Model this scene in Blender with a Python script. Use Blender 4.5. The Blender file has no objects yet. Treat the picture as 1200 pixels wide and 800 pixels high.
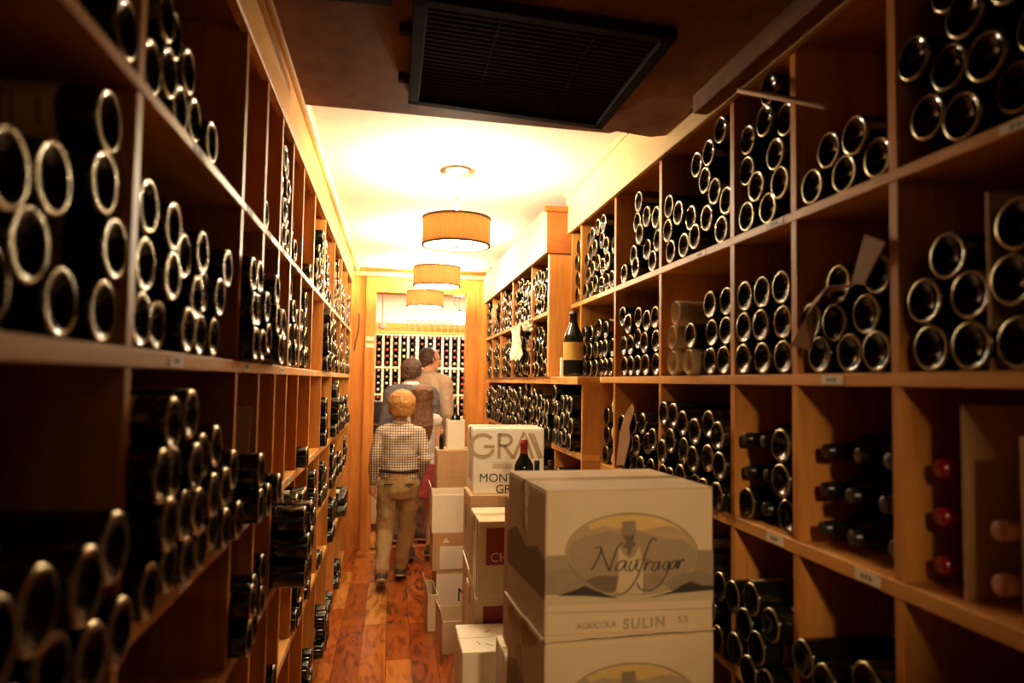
import bpy, bmesh, math, random
from mathutils import Vector, Matrix, Euler

PI = math.pi
rnd = random.Random(7)
SC = bpy.context.scene
COL = SC.collection

# ------------------------------------------------------------------ camera
FPX = 838.0
YAW, PITCH, ROLL = math.radians(9.43), math.radians(3.22), math.radians(0.872)
CF = Vector((math.sin(YAW) * math.cos(PITCH), math.cos(YAW) * math.cos(PITCH), math.sin(PITCH)))
CR0 = Vector((math.cos(YAW), -math.sin(YAW), 0))
CU0 = CR0.cross(CF)
CR = CR0 * math.cos(ROLL) + CU0 * math.sin(ROLL)
CU = -CR0 * math.sin(ROLL) + CU0 * math.cos(ROLL)
CP = Vector((0, 0, 1.4))
cam_d = bpy.data.cameras.new('camera')
cam_d.sensor_width = 36
cam_d.lens = FPX / 1200 * 36
cam_d.clip_start = 0.05
cam = bpy.data.objects.new('camera', cam_d)
COL.objects.link(cam)
cam.matrix_world = Matrix(((CR.x, CU.x, -CF.x, CP.x), (CR.y, CU.y, -CF.y, CP.y), (CR.z, CU.z, -CF.z, CP.z), (0, 0, 0, 1)))
cam_d.dof.use_dof = True
cam_d.dof.focus_distance = 3.3
cam_d.dof.aperture_fstop = 2.4
SC.camera = cam

def on(x, y, ax, v):
    """point where the sight line through photo pixel x,y meets the plane axis=v (for measuring where real things stand)"""
    d = CF * FPX + CR * (x - 600) - CU * (y - 400)
    return CP + d * ((v - CP[ax]) / d[ax])

def pix(P):
    v = Vector(P) - CP
    d = v.dot(CF)
    return 600 + FPX * v.dot(CR) / d, 400 - FPX * v.dot(CU) / d, d

# ------------------------------------------------------------------ world, exposure, lights
W = bpy.data.worlds.new('world')
SC.world = W
W.use_nodes = True
W.node_tree.nodes['Background'].inputs[0].default_value = (1.0, 0.6, 0.3, 1)
W.node_tree.nodes['Background'].inputs[1].default_value = 0.004
SC.view_settings.view_transform = 'Standard'
SC.view_settings.look = 'None'
SC.view_settings.exposure = 0.0
SC.view_settings.gamma = 1.0
SC.view_settings.use_curve_mapping = False
LAMP_COL = (1.0, 0.84, 0.58)
LAMP_W = 66.0
DISC_E = 48.0
BACK_W = 150.0
NEAR_W = 0.5
SPOT_W = 165.0

def light(name, kind, loc, power, col, size=0.1, rot=(0, 0, 0), size_y=None):
    l = bpy.data.lights.new(name, kind)
    l.energy = power
    l.color = col
    if kind == 'AREA':
        l.size = size
        if size_y:
            l.shape = 'RECTANGLE'
            l.size_y = size_y
    else:
        l.shadow_soft_size = size
    o = bpy.data.objects.new(name, l)
    COL.objects.link(o)
    o.location = loc
    o.rotation_euler = rot
    return o

light('back_room_light', 'AREA', (0.5, 8.5, 2.55), BACK_W, (1.0, 0.80, 0.55), 1.6)
light('near_room_light', 'AREA', (0.25, -0.9, 2.1), NEAR_W, (1.0, 0.70, 0.38), 0.5, (math.radians(35), 0, 0))
sp = light('carton_fill_spot', 'SPOT', (0.30, -0.9, 2.0), SPOT_W, (1.0, 0.68, 0.36), 0.06)  # unseen spot added behind the camera, cone narrowed to brighten carton fronts
sp.data.spot_size = math.radians(29)
sp.data.spot_blend = 1.0
sp.rotation_euler = (Vector((0.47, 1.9, 0.95)) - Vector((0.30, -0.9, 2.0))).to_track_quat('-Z', 'Y').to_euler()

# ------------------------------------------------------------------ materials
def nodes(name):
    m = bpy.data.materials.new(name)
    m.use_nodes = True
    nt = m.node_tree
    return m, nt, nt.nodes, nt.links, nt.nodes['Principled BSDF']

def S(b, **k):
    for n, v in k.items():
        b.inputs[n.replace('_', ' ')].default_value = v

def rgba(c):
    return (c[0], c[1], c[2], 1)

def plain(name, col, rough=0.6, metal=0.0, spec=0.5, coat=0.0, emit=None, es=0, bump=0, bscale=200, var=0):
    m, nt, N, L, b = nodes(name)
    S(b, Base_Color=rgba(col), Roughness=rough, Metallic=metal)
    b.inputs['Specular IOR Level'].default_value = spec
    b.inputs['Coat Weight'].default_value = coat
    if emit:
        b.inputs['Emission Color'].default_value = rgba(emit)
        b.inputs['Emission Strength'].default_value = es
    if bump or var:
        tc = N.new('ShaderNodeTexCoord')
        nz = N.new('ShaderNodeTexNoise')
        nz.inputs['Scale'].default_value = bscale
        nz.inputs['Detail'].default_value = 4
        L.new(tc.outputs['Object'], nz.inputs['Vector'])
        if bump:
            bp = N.new('ShaderNodeBump')
            bp.inputs['Strength'].default_value = bump
            bp.inputs['Distance'].default_value = 0.002
            L.new(nz.outputs['Fac'], bp.inputs['Height'])
            L.new(bp.outputs[0], b.inputs['Normal'])
        if var:
            cr = N.new('ShaderNodeValToRGB')
            cr.color_ramp.elements[0].position = 0.3
            cr.color_ramp.elements[1].position = 0.7
            cr.color_ramp.elements[0].color = rgba([c * (1 - var) for c in col])
            cr.color_ramp.elements[1].color = rgba([min(1, c * (1 + var)) for c in col])
            L.new(nz.outputs['Fac'], cr.inputs[0])
            L.new(cr.outputs[0], b.inputs['Base Color'])
    return m

def wood(name, ca, cb, stretch, rough=0.42, knots=True):
    m, nt, N, L, b = nodes(name)
    tc = N.new('ShaderNodeTexCoord')
    mp = N.new('ShaderNodeMapping')
    mp.inputs['Scale'].default_value = stretch
    L.new(tc.outputs['Object'], mp.inputs['Vector'])
    n1 = N.new('ShaderNodeTexNoise')
    n1.inputs['Scale'].default_value = 1.0
    n1.inputs['Detail'].default_value = 6
    n1.inputs['Distortion'].default_value = 0.6
    L.new(mp.outputs[0], n1.inputs['Vector'])
    mp2 = N.new('ShaderNodeMapping')
    mp2.inputs['Scale'].default_value = [s * 7 for s in stretch]
    L.new(tc.outputs['Object'], mp2.inputs['Vector'])
    n2 = N.new('ShaderNodeTexNoise')
    n2.inputs['Scale'].default_value = 1.0
    n2.inputs['Detail'].default_value = 3
    L.new(mp2.outputs[0], n2.inputs['Vector'])
    ad = N.new('ShaderNodeMath')
    ad.operation = 'MULTIPLY_ADD'
    ad.inputs[1].default_value = 0.35
    L.new(n2.outputs['Fac'], ad.inputs[0])
    L.new(n1.outputs['Fac'], ad.inputs[2])
    cr = N.new('ShaderNodeValToRGB')
    cr.color_ramp.elements[0].position = 0.5
    cr.color_ramp.elements[1].position = 0.85
    cr.color_ramp.elements[0].color = rgba(ca)
    cr.color_ramp.elements[1].color = rgba(cb)
    L.new(ad.outputs[0], cr.inputs[0])
    L.new(cr.outputs[0], b.inputs['Base Color'])
    S(b, Roughness=rough)
    b.inputs['Specular IOR Level'].default_value = 0.12
    bp = N.new('ShaderNodeBump')
    bp.inputs['Strength'].default_value = 0.15
    bp.inputs['Distance'].default_value = 0.002
    L.new(ad.outputs[0], bp.inputs['Height'])
    L.new(bp.outputs[0], b.inputs['Normal'])
    return m

OA, OB = (0.66, 0.285, 0.065), (0.40, 0.14, 0.026)
M = {}
M['oak_y'] = wood('oak_along_shelf', OA, OB, (9, 1.0, 9))
M['oak_z'] = wood('oak_upright', OA, OB, (9, 9, 0.9))
M['oak_x'] = wood('oak_across', OA, OB, (1.0, 9, 9))
M['oak_edge'] = wood('oak_edge_shelf', (0.78, 0.39, 0.11), (0.56, 0.24, 0.05), (9, 1.0, 9))
M['cherry'] = wood('reddish_wood', (0.38, 0.115, 0.028), (0.28, 0.08, 0.018), (2, 2, 12))
M['fascia'] = wood('pale_fascia', (0.70, 0.50, 0.24), (0.60, 0.40, 0.17), (6, 0.7, 6))
M['plaster'] = plain('ceiling_plaster', (0.76, 0.69, 0.56), 0.9, bump=0.05, bscale=30, var=0.03)
M['wall_paint'] = plain('wall_paint', (0.70, 0.60, 0.45), 0.9)
M['plywood'] = wood('dropped_plywood', (0.30, 0.125, 0.04), (0.15, 0.055, 0.016), (3, 2, 3), 0.75)
M['grille'] = plain('grille_dark_metal', (0.018, 0.010, 0.005), 0.8, spec=0.05)
M['grille_in'] = plain('grille_inside', (0.01, 0.007, 0.005), 0.9)
M['glass'] = plain('bottle_glass', (0.006, 0.007, 0.004), 0.09, spec=0.55)
M['ring'] = plain('bottle_rim_glint', (0.40, 0.32, 0.18), 0.22, metal=0.75)  # pale metal tone puts the glass rim's highlight into the colour
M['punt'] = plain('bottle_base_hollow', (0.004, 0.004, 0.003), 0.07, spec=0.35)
M['glass_green'] = plain('bottle_green_glass', (0.008, 0.011, 0.005), 0.1, spec=0.55)
M['label'] = plain('bottle_label', (0.66, 0.55, 0.34), 0.7, var=0.06, bscale=60)
M['label_print'] = plain('label_print', (0.10, 0.07, 0.04), 0.7)
M['cap_black'] = plain('capsule_black', (0.012, 0.010, 0.010), 0.3)
M['cap_red'] = plain('capsule_red', (0.42, 0.010, 0.016), 0.25, coat=0.4)
M['cap_maroon'] = plain('capsule_maroon', (0.30, 0.03, 0.02), 0.4)
M['cap_cream'] = plain('capsule_cream', (0.75, 0.62, 0.35), 0.35)
M['cap_pink'] = plain('capsule_dusky_pink', (0.42, 0.19, 0.15), 0.4)
M['cork'] = plain('cork_end', (0.45, 0.30, 0.15), 0.8)
M['gold'] = plain('gold_label', (0.62, 0.38, 0.08), 0.5)
M['card'] = plain('brown_cardboard', (0.50, 0.285, 0.125), 0.85, var=0.06, bscale=14)
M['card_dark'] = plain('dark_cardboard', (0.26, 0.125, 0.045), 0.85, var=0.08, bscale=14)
M['card_in'] = plain('cardboard_inside', (0.36, 0.22, 0.10), 0.9)
M['white_card'] = plain('white_cardboard', (0.82, 0.73, 0.55), 0.8, var=0.03, bscale=10)
M['kraft'] = plain('kraft_box_board', (0.62, 0.47, 0.28), 0.8, var=0.04, bscale=9)
M['paper_wrap'] = plain('wrapping_paper', (0.68, 0.50, 0.29), 0.85, bump=0.5, bscale=45, var=0.08)
M['tape'] = plain('packing_tape', (0.50, 0.36, 0.20), 0.25)
M['ink_dark'] = plain('ink_dark', (0.035, 0.025, 0.018), 0.7)
M['ink_brown'] = plain('ink_brown', (0.40, 0.25, 0.11), 0.7)
M['ink_tan'] = plain('ink_tan', (0.44, 0.29, 0.14), 0.7)
M['ink_line'] = plain('ink_line', (0.22, 0.14, 0.08), 0.7)
M['ink_greytan'] = plain('ink_greytan', (0.31, 0.215, 0.115), 0.75, var=0.08, bscale=14)
M['ink_oval'] = plain('ink_oval', (0.40, 0.275, 0.145), 0.75, var=0.1, bscale=18)
M['ink_gold'] = plain('ink_gold', (0.60, 0.40, 0.13), 0.75, var=0.08, bscale=20)
M['ink_hill'] = plain('ink_hill', (0.26, 0.185, 0.105), 0.75, var=0.12, bscale=20)
M['ink_hill2'] = plain('ink_hill_brown', (0.15, 0.10, 0.06), 0.75)
M['ink_green'] = plain('ink_hill_olive', (0.24, 0.18, 0.10), 0.75)
M['ink_pale'] = plain('ink_pale', (0.52, 0.39, 0.22), 0.75, var=0.05, bscale=30)
M['ink_red'] = plain('ink_red', (0.20, 0.008, 0.008), 0.6)
M['ink_white'] = plain('ink_white', (0.8, 0.7, 0.55), 0.7)
M['sticker'] = plain('price_sticker', (0.72, 0.60, 0.42), 0.6)
M['black_box'] = plain('black_case', (0.02, 0.016, 0.014), 0.5)
M['lattice'] = plain('pale_lattice_wood', (0.82, 0.66, 0.40), 0.5)
M['metal'] = plain('brushed_metal', (0.75, 0.65, 0.5), 0.25, metal=1.0)
M['shade_trim'] = plain('shade_trim', (0.10, 0.05, 0.02), 0.8)
M['strap'] = plain('dark_strap', (0.05, 0.025, 0.012), 0.7)
M['bulb'] = plain('glowing_bulb', (1, 0.9, 0.7), 0.5, emit=(1, 0.82, 0.55), es=60)
M['disc'] = plain('glowing_diffuser', (0.9, 0.85, 0.75), 0.6, emit=(1, 0.86, 0.62), es=DISC_E)
M['white_plastic'] = plain('white_plastic', (0.8, 0.76, 0.68), 0.4)
M['clear'] = plain('drinking_glass', (0.85, 0.85, 0.8), 0.05, spec=0.8)
M['clear'].node_tree.nodes['Principled BSDF'].inputs['Transmission Weight'].default_value = 0.9
# people
M['skin'] = plain('skin', (0.62, 0.32, 0.19), 0.55)
M['skin_pale'] = plain('skin_pale', (0.66, 0.36, 0.22), 0.55)
M['eye'] = plain('eye', (0.05, 0.03, 0.02), 0.2)
M['khaki'] = plain('khaki_cotton', (0.36, 0.215, 0.08), 0.85, bump=0.4, bscale=60, var=0.08)
M['belt'] = plain('dark_leather', (0.045, 0.018, 0.010), 0.4)
M['shoe'] = plain('shoe_leather', (0.055, 0.04, 0.025), 0.5)
M['sole'] = plain('shoe_sole', (0.55, 0.42, 0.28), 0.6)
M['hair_blond'] = plain('hair_blond', (0.40, 0.175, 0.04), 0.7, bump=0.8, bscale=160, var=0.35)
M['hair_dark'] = plain('hair_dark', (0.05, 0.02, 0.010), 0.7, bump=0.8, bscale=160, var=0.3)
M['hair_long'] = plain('hair_light_brown', (0.13, 0.05, 0.016), 0.7, bump=0.8, bscale=140, var=0.3)
M['jacket_blue'] = plain('jacket_slate', (0.085, 0.075, 0.085), 0.8, bump=0.3, bscale=60)
M['jacket_beige'] = plain('jacket_beige', (0.42, 0.31, 0.20), 0.8, bump=0.3, bscale=50)
M['grey_trouser'] = plain('trousers_grey', (0.22, 0.15, 0.13), 0.85, bump=0.3, bscale=50)
M['white_top'] = plain('white_blouse', (0.55, 0.47, 0.42), 0.8)
M['red_skirt'] = plain('dark_red_skirt', (0.26, 0.03, 0.03), 0.8)
M['pale_shirt'] = plain('pale_collar', (0.75, 0.72, 0.72), 0.8)

def shade_mat():
    m, nt, N, L, b = nodes('pleated_shade_fabric')
    S(b, Base_Color=(0.50, 0.31, 0.12, 1), Roughness=0.8)
    tr = N.new('ShaderNodeBsdfTranslucent')
    tr.inputs[0].default_value = (0.30, 0.18, 0.07, 1)
    mx = N.new('ShaderNodeMixShader')
    mx.inputs[0].default_value = 0.35
    L.new(b.outputs[0], mx.inputs[1])
    L.new(tr.outputs[0], mx.inputs[2])
    L.new(mx.outputs[0], N['Material Output'].inputs[0])
    return m
M['shade'] = shade_mat()

def plaid_mat():
    m, nt, N, L, b = nodes('checked_shirt_cotton')
    tc = N.new('ShaderNodeTexCoord')
    sp = N.new('ShaderNodeSeparateXYZ')
    L.new(tc.outputs['Object'], sp.inputs[0])
    outs = []
    for ax, fr in (('X', 58.0), ('Z', 58.0)):
        mu = N.new('ShaderNodeMath'); mu.operation = 'MULTIPLY'; mu.inputs[1].default_value = fr
        fr_ = N.new('ShaderNodeMath'); fr_.operation = 'FRACT'
        gt = N.new('ShaderNodeMath'); gt.operation = 'LESS_THAN'; gt.inputs[1].default_value = 0.36
        L.new(sp.outputs[ax], mu.inputs[0]); L.new(mu.outputs[0], fr_.inputs[0]); L.new(fr_.outputs[0], gt.inputs[0])
        outs.append(gt.outputs[0])
    ad = N.new('ShaderNodeMath'); ad.operation = 'ADD'
    L.new(outs[0], ad.inputs[0]); L.new(outs[1], ad.inputs[1])
    dv = N.new('ShaderNodeMath'); dv.operation = 'MULTIPLY'; dv.inputs[1].default_value = 0.5
    L.new(ad.outputs[0], dv.inputs[0])
    cr = N.new('ShaderNodeValToRGB')
    cr.color_ramp.elements[0].color = (0.72, 0.60, 0.44, 1)
    cr.color_ramp.elements[1].color = (0.08, 0.045, 0.04, 1)
    e = cr.color_ramp.elements.new(0.5); e.color = (0.25, 0.155, 0.11, 1)
    L.new(dv.outputs[0], cr.inputs[0])
    L.new(cr.outputs[0], b.inputs['Base Color'])
    S(b, Roughness=0.8)
    return m
M['plaid'] = plaid_mat()

def floor_mat():
    m, nt, N, L, b = nodes('polished_plank_floor')
    tc = N.new('ShaderNodeTexCoord')
    mp = N.new('ShaderNodeMapping')
    mp.inputs['Rotation'].default_value = (0, 0, PI / 2)
    L.new(tc.outputs['Object'], mp.inputs['Vector'])
    br = N.new('ShaderNodeTexBrick')
    br.inputs['Scale'].default_value = 1.0
    br.inputs['Brick Width'].default_value = 0.85
    br.inputs['Row Height'].default_value = 0.127
    br.inputs['Mortar Size'].default_value = 0.0014
    br.inputs['Color1'].default_value = (0, 0, 0, 1)
    br.inputs['Color2'].default_value = (1, 1, 1, 1)
    br.inputs['Mortar'].default_value = (0.3, 0.3, 0.3, 1)
    br.offset = 0.37
    br.offset_frequency = 3
    L.new(mp.outputs[0], br.inputs['Vector'])
    cr = N.new('ShaderNodeValToRGB')
    cr.color_ramp.elements[0].color = (0.27, 0.055, 0.009, 1)
    cr.color_ramp.elements[1].color = (0.62, 0.28, 0.06, 1)
    for p_, c_ in ((0.35, (0.36, 0.085, 0.013, 1)), (0.7, (0.45, 0.12, 0.019, 1)), (0.9, (0.48, 0.15, 0.025, 1))):
        e = cr.color_ramp.elements.new(p_); e.color = c_
    L.new(br.outputs['Color'], cr.inputs[0])
    mp2 = N.new('ShaderNodeMapping')
    mp2.inputs['Scale'].default_value = (11, 2.2, 1)
    L.new(tc.outputs['Object'], mp2.inputs['Vector'])
    nz = N.new('ShaderNodeTexNoise')
    nz.inputs['Scale'].default_value = 1.0
    nz.inputs['Detail'].default_value = 7
    nz.inputs['Distortion'].default_value = 2.6
    L.new(mp2.outputs[0], nz.inputs['Vector'])
    gr = N.new('ShaderNodeValToRGB')
    gr.color_ramp.elements[0].position = 0.36
    gr.color_ramp.elements[1].position = 0.56
    gr.color_ramp.elements[0].color = (0.55, 0.44, 0.40, 1)
    gr.color_ramp.elements[1].color = (1.0, 1.0, 1.0, 1)
    L.new(nz.outputs['Fac'], gr.inputs[0])
    mx = N.new('ShaderNodeMixRGB'); mx.blend_type = 'MULTIPLY'; mx.inputs[0].default_value = 1
    L.new(cr.outputs[0], mx.inputs[1]); L.new(gr.outputs[0], mx.inputs[2])
    mm = N.new('ShaderNodeMixRGB'); mm.blend_type = 'MIX'
    mm.inputs[2].default_value = (0.08, 0.02, 0.006, 1)
    L.new(br.outputs['Fac'], mm.inputs[0]); L.new(mx.outputs[0], mm.inputs[1])
    L.new(mm.outputs[0], b.inputs['Base Color'])
    S(b, Roughness=0.2)
    bp = N.new('ShaderNodeBump'); bp.inputs['Strength'].default_value = 0.25; bp.inputs['Distance'].default_value = 0.003
    iv = N.new('ShaderNodeMath'); iv.operation = 'MULTIPLY_ADD'; iv.inputs[1].default_value = -1.0; iv.inputs[2].default_value = 1.0
    L.new(br.outputs['Fac'], iv.inputs[0])
    ad = N.new('ShaderNodeMath'); ad.operation = 'MULTIPLY_ADD'; ad.inputs[1].default_value = 0.2
    L.new(nz.outputs['Fac'], ad.inputs[0]); L.new(iv.outputs[0], ad.inputs[2])
    L.new(ad.outputs[0], bp.inputs['Height'])
    L.new(bp.outputs[0], b.inputs['Normal'])
    return m
M['floor'] = floor_mat()

# ------------------------------------------------------------------ mesh helpers
class MB:
    def __init__(self):
        self.bm = bmesh.new()
        self.mats = []
    def mi(self, m):
        m = M[m] if isinstance(m, str) else m
        if m not in self.mats:
            self.mats.append(m)
        return self.mats.index(m)
    def face(self, pts, m, smooth=False):
        vs = [self.bm.verts.new(p) for p in pts]
        f = self.bm.faces.new(vs)
        f.material_index = self.mi(m)
        f.smooth = smooth
        return f
    def box(self, x0, x1, y0, y1, z0, z1, m, bev=0.0, mat=None):
        b2 = bmesh.new()
        bmesh.ops.create_cube(b2, size=1)
        for v in b2.verts:
            v.co = Vector(((x0 + x1) / 2 + v.co.x * (x1 - x0), (y0 + y1) / 2 + v.co.y * (y1 - y0), (z0 + z1) / 2 + v.co.z * (z1 - z0)))
        if bev:
            bmesh.ops.bevel(b2, geom=list(b2.edges), offset=bev, segments=1, affect='EDGES')
        self.merge(b2, m, mat)
        return self
    def merge(self, b2, m, mat=None, smooth=False):
        i = self.mi(m) if m is not None else None
        vm = {}
        for v in b2.verts:
            vm[v] = self.bm.verts.new(mat @ v.co if mat is not None else v.co)
        for f in b2.faces:
            try:
                nf = self.bm.faces.new([vm[v] for v in f.verts])
            except ValueError:
                continue
            nf.material_index = i if i is not None else f.material_index
            nf.smooth = smooth or f.smooth
        b2.free()
    def lathe(self, prof, n, mats, mat=None, smooth=True, mod=None):
        """prof: list of (r, z); mats: one name or one per segment"""
        mat = mat or Matrix.Identity(4)
        rings = []
        for (r, z) in prof:
            if r < 1e-6:
                rings.append([self.bm.verts.new(mat @ Vector((0, 0, z)))])
            else:
                ring = []
                for k in range(n):
                    a = 2 * PI * k / n
                    rr = r * (mod(a) if mod else 1)
                    ring.append(self.bm.verts.new(mat @ Vector((rr * math.cos(a), rr * math.sin(a), z))))
                rings.append(ring)
        for i in range(len(rings) - 1):
            a, b = rings[i], rings[i + 1]
            mm = mats if isinstance(mats, str) else mats[i]
            ix = self.mi(mm)
            for k in range(n):
                k2 = (k + 1) % n
                if len(a) == 1 and len(b) == 1:
                    continue
                if len(a) == 1:
                    vs = [a[0], b[k], b[k2]]
                elif len(b) == 1:
                    vs = [a[k], b[0], a[k2]]
                else:
                    vs = [a[k], b[k], b[k2], a[k2]]
                f = self.bm.faces.new(vs)
                f.material_index = ix
                f.smooth = smooth
        return self
    def tube(self, pts, rad, m, n=10, sq=(1, 1), smooth=True):
        """swept closed tube with round caps; rad scalar or list"""
        pts = [Vector(p) for p in pts]
        k = len(pts)
        rad = rad if isinstance(rad, (list, tuple)) else [rad] * k
        P, R_ = [], []
        d0 = (pts[1] - pts[0]).normalized()
        d1 = (pts[-1] - pts[-2]).normalized()
        for s, c in ((1.0, 0.02), (0.7, 0.7)):
            P.append(pts[0] - d0 * rad[0] * s * 0.9); R_.append(rad[0] * c)
        for p, r in zip(pts, rad):
            P.append(p); R_.append(r)
        for s, c in ((0.7, 0.7), (1.0, 0.02)):
            P.append(pts[-1] + d1 * rad[-1] * s * 0.9); R_.append(rad[-1] * c)
        up = Vector((0, 0, 1)) if abs(d0.z) < 0.8 else Vector((0, 1, 0))
        u = d0.cross(up).normalized()
        rings = []
        ix = self.mi(m)
        for i, (p, r) in enumerate(zip(P, R_)):
            if i == 0:
                d = d0
            elif i == len(P) - 1:
                d = d1
            else:
                d = (P[i + 1] - P[i - 1]).normalized()
            u = (u - d * u.dot(d)).normalized()
            v = d.cross(u)
            rings.append([self.bm.verts.new(p + (u * math.cos(2 * PI * q / n) * sq[0] + v * math.sin(2 * PI * q / n) * sq[1]) * r) for q in range(n)])
        for i in range(len(rings) - 1):
            for q in range(n):
                q2 = (q + 1) % n
                f = self.bm.faces.new([rings[i][q], rings[i][q2], rings[i + 1][q2], rings[i + 1][q]])
                f.material_index = ix; f.smooth = smooth
        for rg, rev in ((rings[0], True), (rings[-1], False)):
            f = self.bm.faces.new(list(reversed(rg)) if rev else rg)
            f.material_index = ix; f.smooth = smooth
        return self
    def rings(self, rs, m, n=20, smooth=True):
        """lofted closed body through horizontal ellipses (cx, cy, z, rx, ry)"""
        ix = self.mi(m)
        R_ = []
        for (cx, cy, z, rx, ry) in rs:
            R_.append([self.bm.verts.new((cx + rx * math.cos(2 * PI * q / n), cy + ry * math.sin(2 * PI * q / n), z)) for q in range(n)])
        for i in range(len(R_) - 1):
            for q in range(n):
                q2 = (q + 1) % n
                f = self.bm.faces.new([R_[i][q], R_[i][q2], R_[i + 1][q2], R_[i + 1][q]])
                f.material_index = ix; f.smooth = smooth
        for rg in (R_[0], R_[-1]):
            f = self.bm.faces.new(rg); f.material_index = ix; f.smooth = smooth
        return self
    def ball(self, c, r, m, sub=3, mat=None):
        b2 = bmesh.new()
        bmesh.ops.create_icosphere(b2, subdivisions=sub, radius=1)
        r = r if isinstance(r, (tuple, list)) else (r, r, r)
        for v in b2.verts:
            v.co = Vector((v.co.x * r[0], v.co.y * r[1], v.co.z * r[2]))
            if mat is not None:
                v.co = mat @ v.co
            v.co += Vector(c)
        self.merge(b2, m, None, True)
        return self
    def prism(self, poly, y0, y1, m, mat=None):
        """polygon in xz extruded along y"""
        ix = self.mi(m)
        mat = mat or Matrix.Identity(4)
        a = [self.bm.verts.new(mat @ Vector((p[0], y0, p[1]))) for p in poly]
        b = [self.bm.verts.new(mat @ Vector((p[0], y1, p[1]))) for p in poly]
        fs = [self.bm.faces.new(a), self.bm.faces.new(list(reversed(b)))]
        for i in range(len(poly)):
            j = (i + 1) % len(poly)
            fs.append(self.bm.faces.new([a[i], b[i], b[j], a[j]]))
        for f in fs:
            f.material_index = ix
        return self
    def build(self, name, parent=None, fix=True):
        if fix:
            bmesh.ops.recalc_face_normals(self.bm, faces=self.bm.faces)
        me = bpy.data.meshes.new(name)
        self.bm.to_mesh(me)
        self.bm.free()
        for m in self.mats:
            me.materials.append(m)
        o = bpy.data.objects.new(name, me)
        COL.objects.link(o)
        if parent is not None:
            o.parent = parent
        return o

def tag(o, label=None, cat=None, group=None, kind=None):
    if label: o['label'] = label
    if cat: o['category'] = cat
    if group: o['group'] = group
    if kind: o['kind'] = kind
    return o

def empty(name, loc, rz=0, label=None, cat=None, group=None):
    o = bpy.data.objects.new(name, None)
    COL.objects.link(o)
    o.location = loc
    o.rotation_euler = (0, 0, rz)
    o.empty_display_size = 0.1
    return tag(o, label, cat, group)

def struct(o):
    o['kind'] = 'structure'
    return o

def copy_tree(o, parent=None):
    c = o.copy()
    COL.objects.link(c)
    if parent is not None:
        c.parent = parent
    for ch in list(o.children):
        copy_tree(ch, c)
    return c

# ------------------------------------------------------------------ structure: shell
CL, CRN, CRF = -0.326, 0.85, 0.745          # rack front planes
CEIL = 2.34
YD = 6.05                                    # plane of the doorway wall
XL, XR = -0.70, 1.24                         # side walls behind the racks
struct(MB().box(-2.2, 2.6, -1.7, 9.8, -0.05, 0.0, 'floor').build('floor'))
struct(MB().box(-0.75, 1.3, -1.7, YD + 0.16, CEIL, CEIL + 0.05, 'plaster').build('ceiling'))
struct(MB().box(XL - 0.05, XL, -1.7, YD + 0.16, 0, CEIL, 'wall_paint').build('wall_left'))
struct(MB().box(XR, XR + 0.05, -1.7, YD + 0.16, 0, CEIL, 'wall_paint').build('wall_right'))
struct(MB().box(XL, XR, -1.7, -1.65, 0, CEIL, 'wall_paint').build('wall_behind'))
# doorway wall: timber frame round the opening
DX0, DX1, DZ = -0.15, 0.61, 2.132
w = MB()
w.box(XL, -0.235, YD + 0.03, YD + 0.15, 0, CEIL, 'oak_z')
w.box(0.80, XR, YD + 0.03, YD + 0.15, 0, CEIL, 'oak_z')
w.box(-0.235, 0.80, YD + 0.03, YD + 0.15, DZ + 0.10, CEIL, 'oak_x')
struct(w.build('wall_far'))
w = MB()
w.box(-0.235, DX0, YD, YD + 0.15, 0, 2.262, 'oak_z', 0.003)
w.box(DX1, 0.775, YD, YD + 0.15, 0, 2.262, 'oak_z', 0.003)
w.box(DX0, DX1, YD + 0.004, YD + 0.15, DZ, 2.262, 'oak_x', 0.003)
w.box(DX0, DX1, YD + 0.02, YD + 0.13, 0, 0.018, 'cherry', 0.003)
struct(w.build('trim_doorway'))
struct(MB().box(-0.72, 1.22, YD - 0.03, YD + 0.03, 2.265, 2.30, 'fascia', 0.008).build('trim_ceiling_far'))
# pilasters between racks and doorway wall
struct(MB().box(XL, -0.33, 5.66, YD + 0.03, 0, CEIL, 'oak_z', 0.002).build('trim_pilaster_left'))
struct(MB().box(0.775, XR, 5.80, YD + 0.03, 0, CEIL, 'oak_z', 0.002).build('trim_pilaster_right'))
# half-round moulding along the ceiling
w = MB()
w.tube([(-0.315, -1.6, 2.318), (-0.315, 6.04, 2.318)], 0.024, 'fascia', 14)
struct(w.build('trim_moulding_left'))
struct(MB().box(0.825, 0.85, -1.6, 3.44, 2.315, CEIL, 'fascia', 0.004).build('trim_moulding_right'))

# back room
struct(MB().box(-2.2, 2.6, YD + 0.16, 9.8, 2.62, 2.67, 'plaster').build('ceiling_back_room'))
struct(MB().box(-2.2, 2.6, 9.74, 9.8, 0, 2.62, 'plaster').build('wall_back_room'))
struct(MB().box(-2.25, -2.2, YD + 0.16, 9.8, 0, 2.62, 'plaster').build('wall_back_room_left'))
struct(MB().box(2.6, 2.65, YD + 0.16, 9.8, 0, 2.62, 'plaster').build('wall_back_room_right'))
w = MB()
w.box(-2.2, XL - 0.05, YD + 0.12, YD + 0.16, 0, 2.62, 'plaster')
w.box(XR + 0.05, 2.6, YD + 0.12, YD + 0.16, 0, 2.62, 'plaster')
w.box(XL - 0.05, XR + 0.05, YD + 0.12, YD + 0.16, CEIL + 0.05, 2.62, 'plaster')
struct(w.build('wall_back_room_front'))
struct(MB().box(-2.1, 2.5, 9.69, 9.74, 1.98, 2.165, 'oak_x', 0.004).build('trim_back_room_band'))

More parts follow.
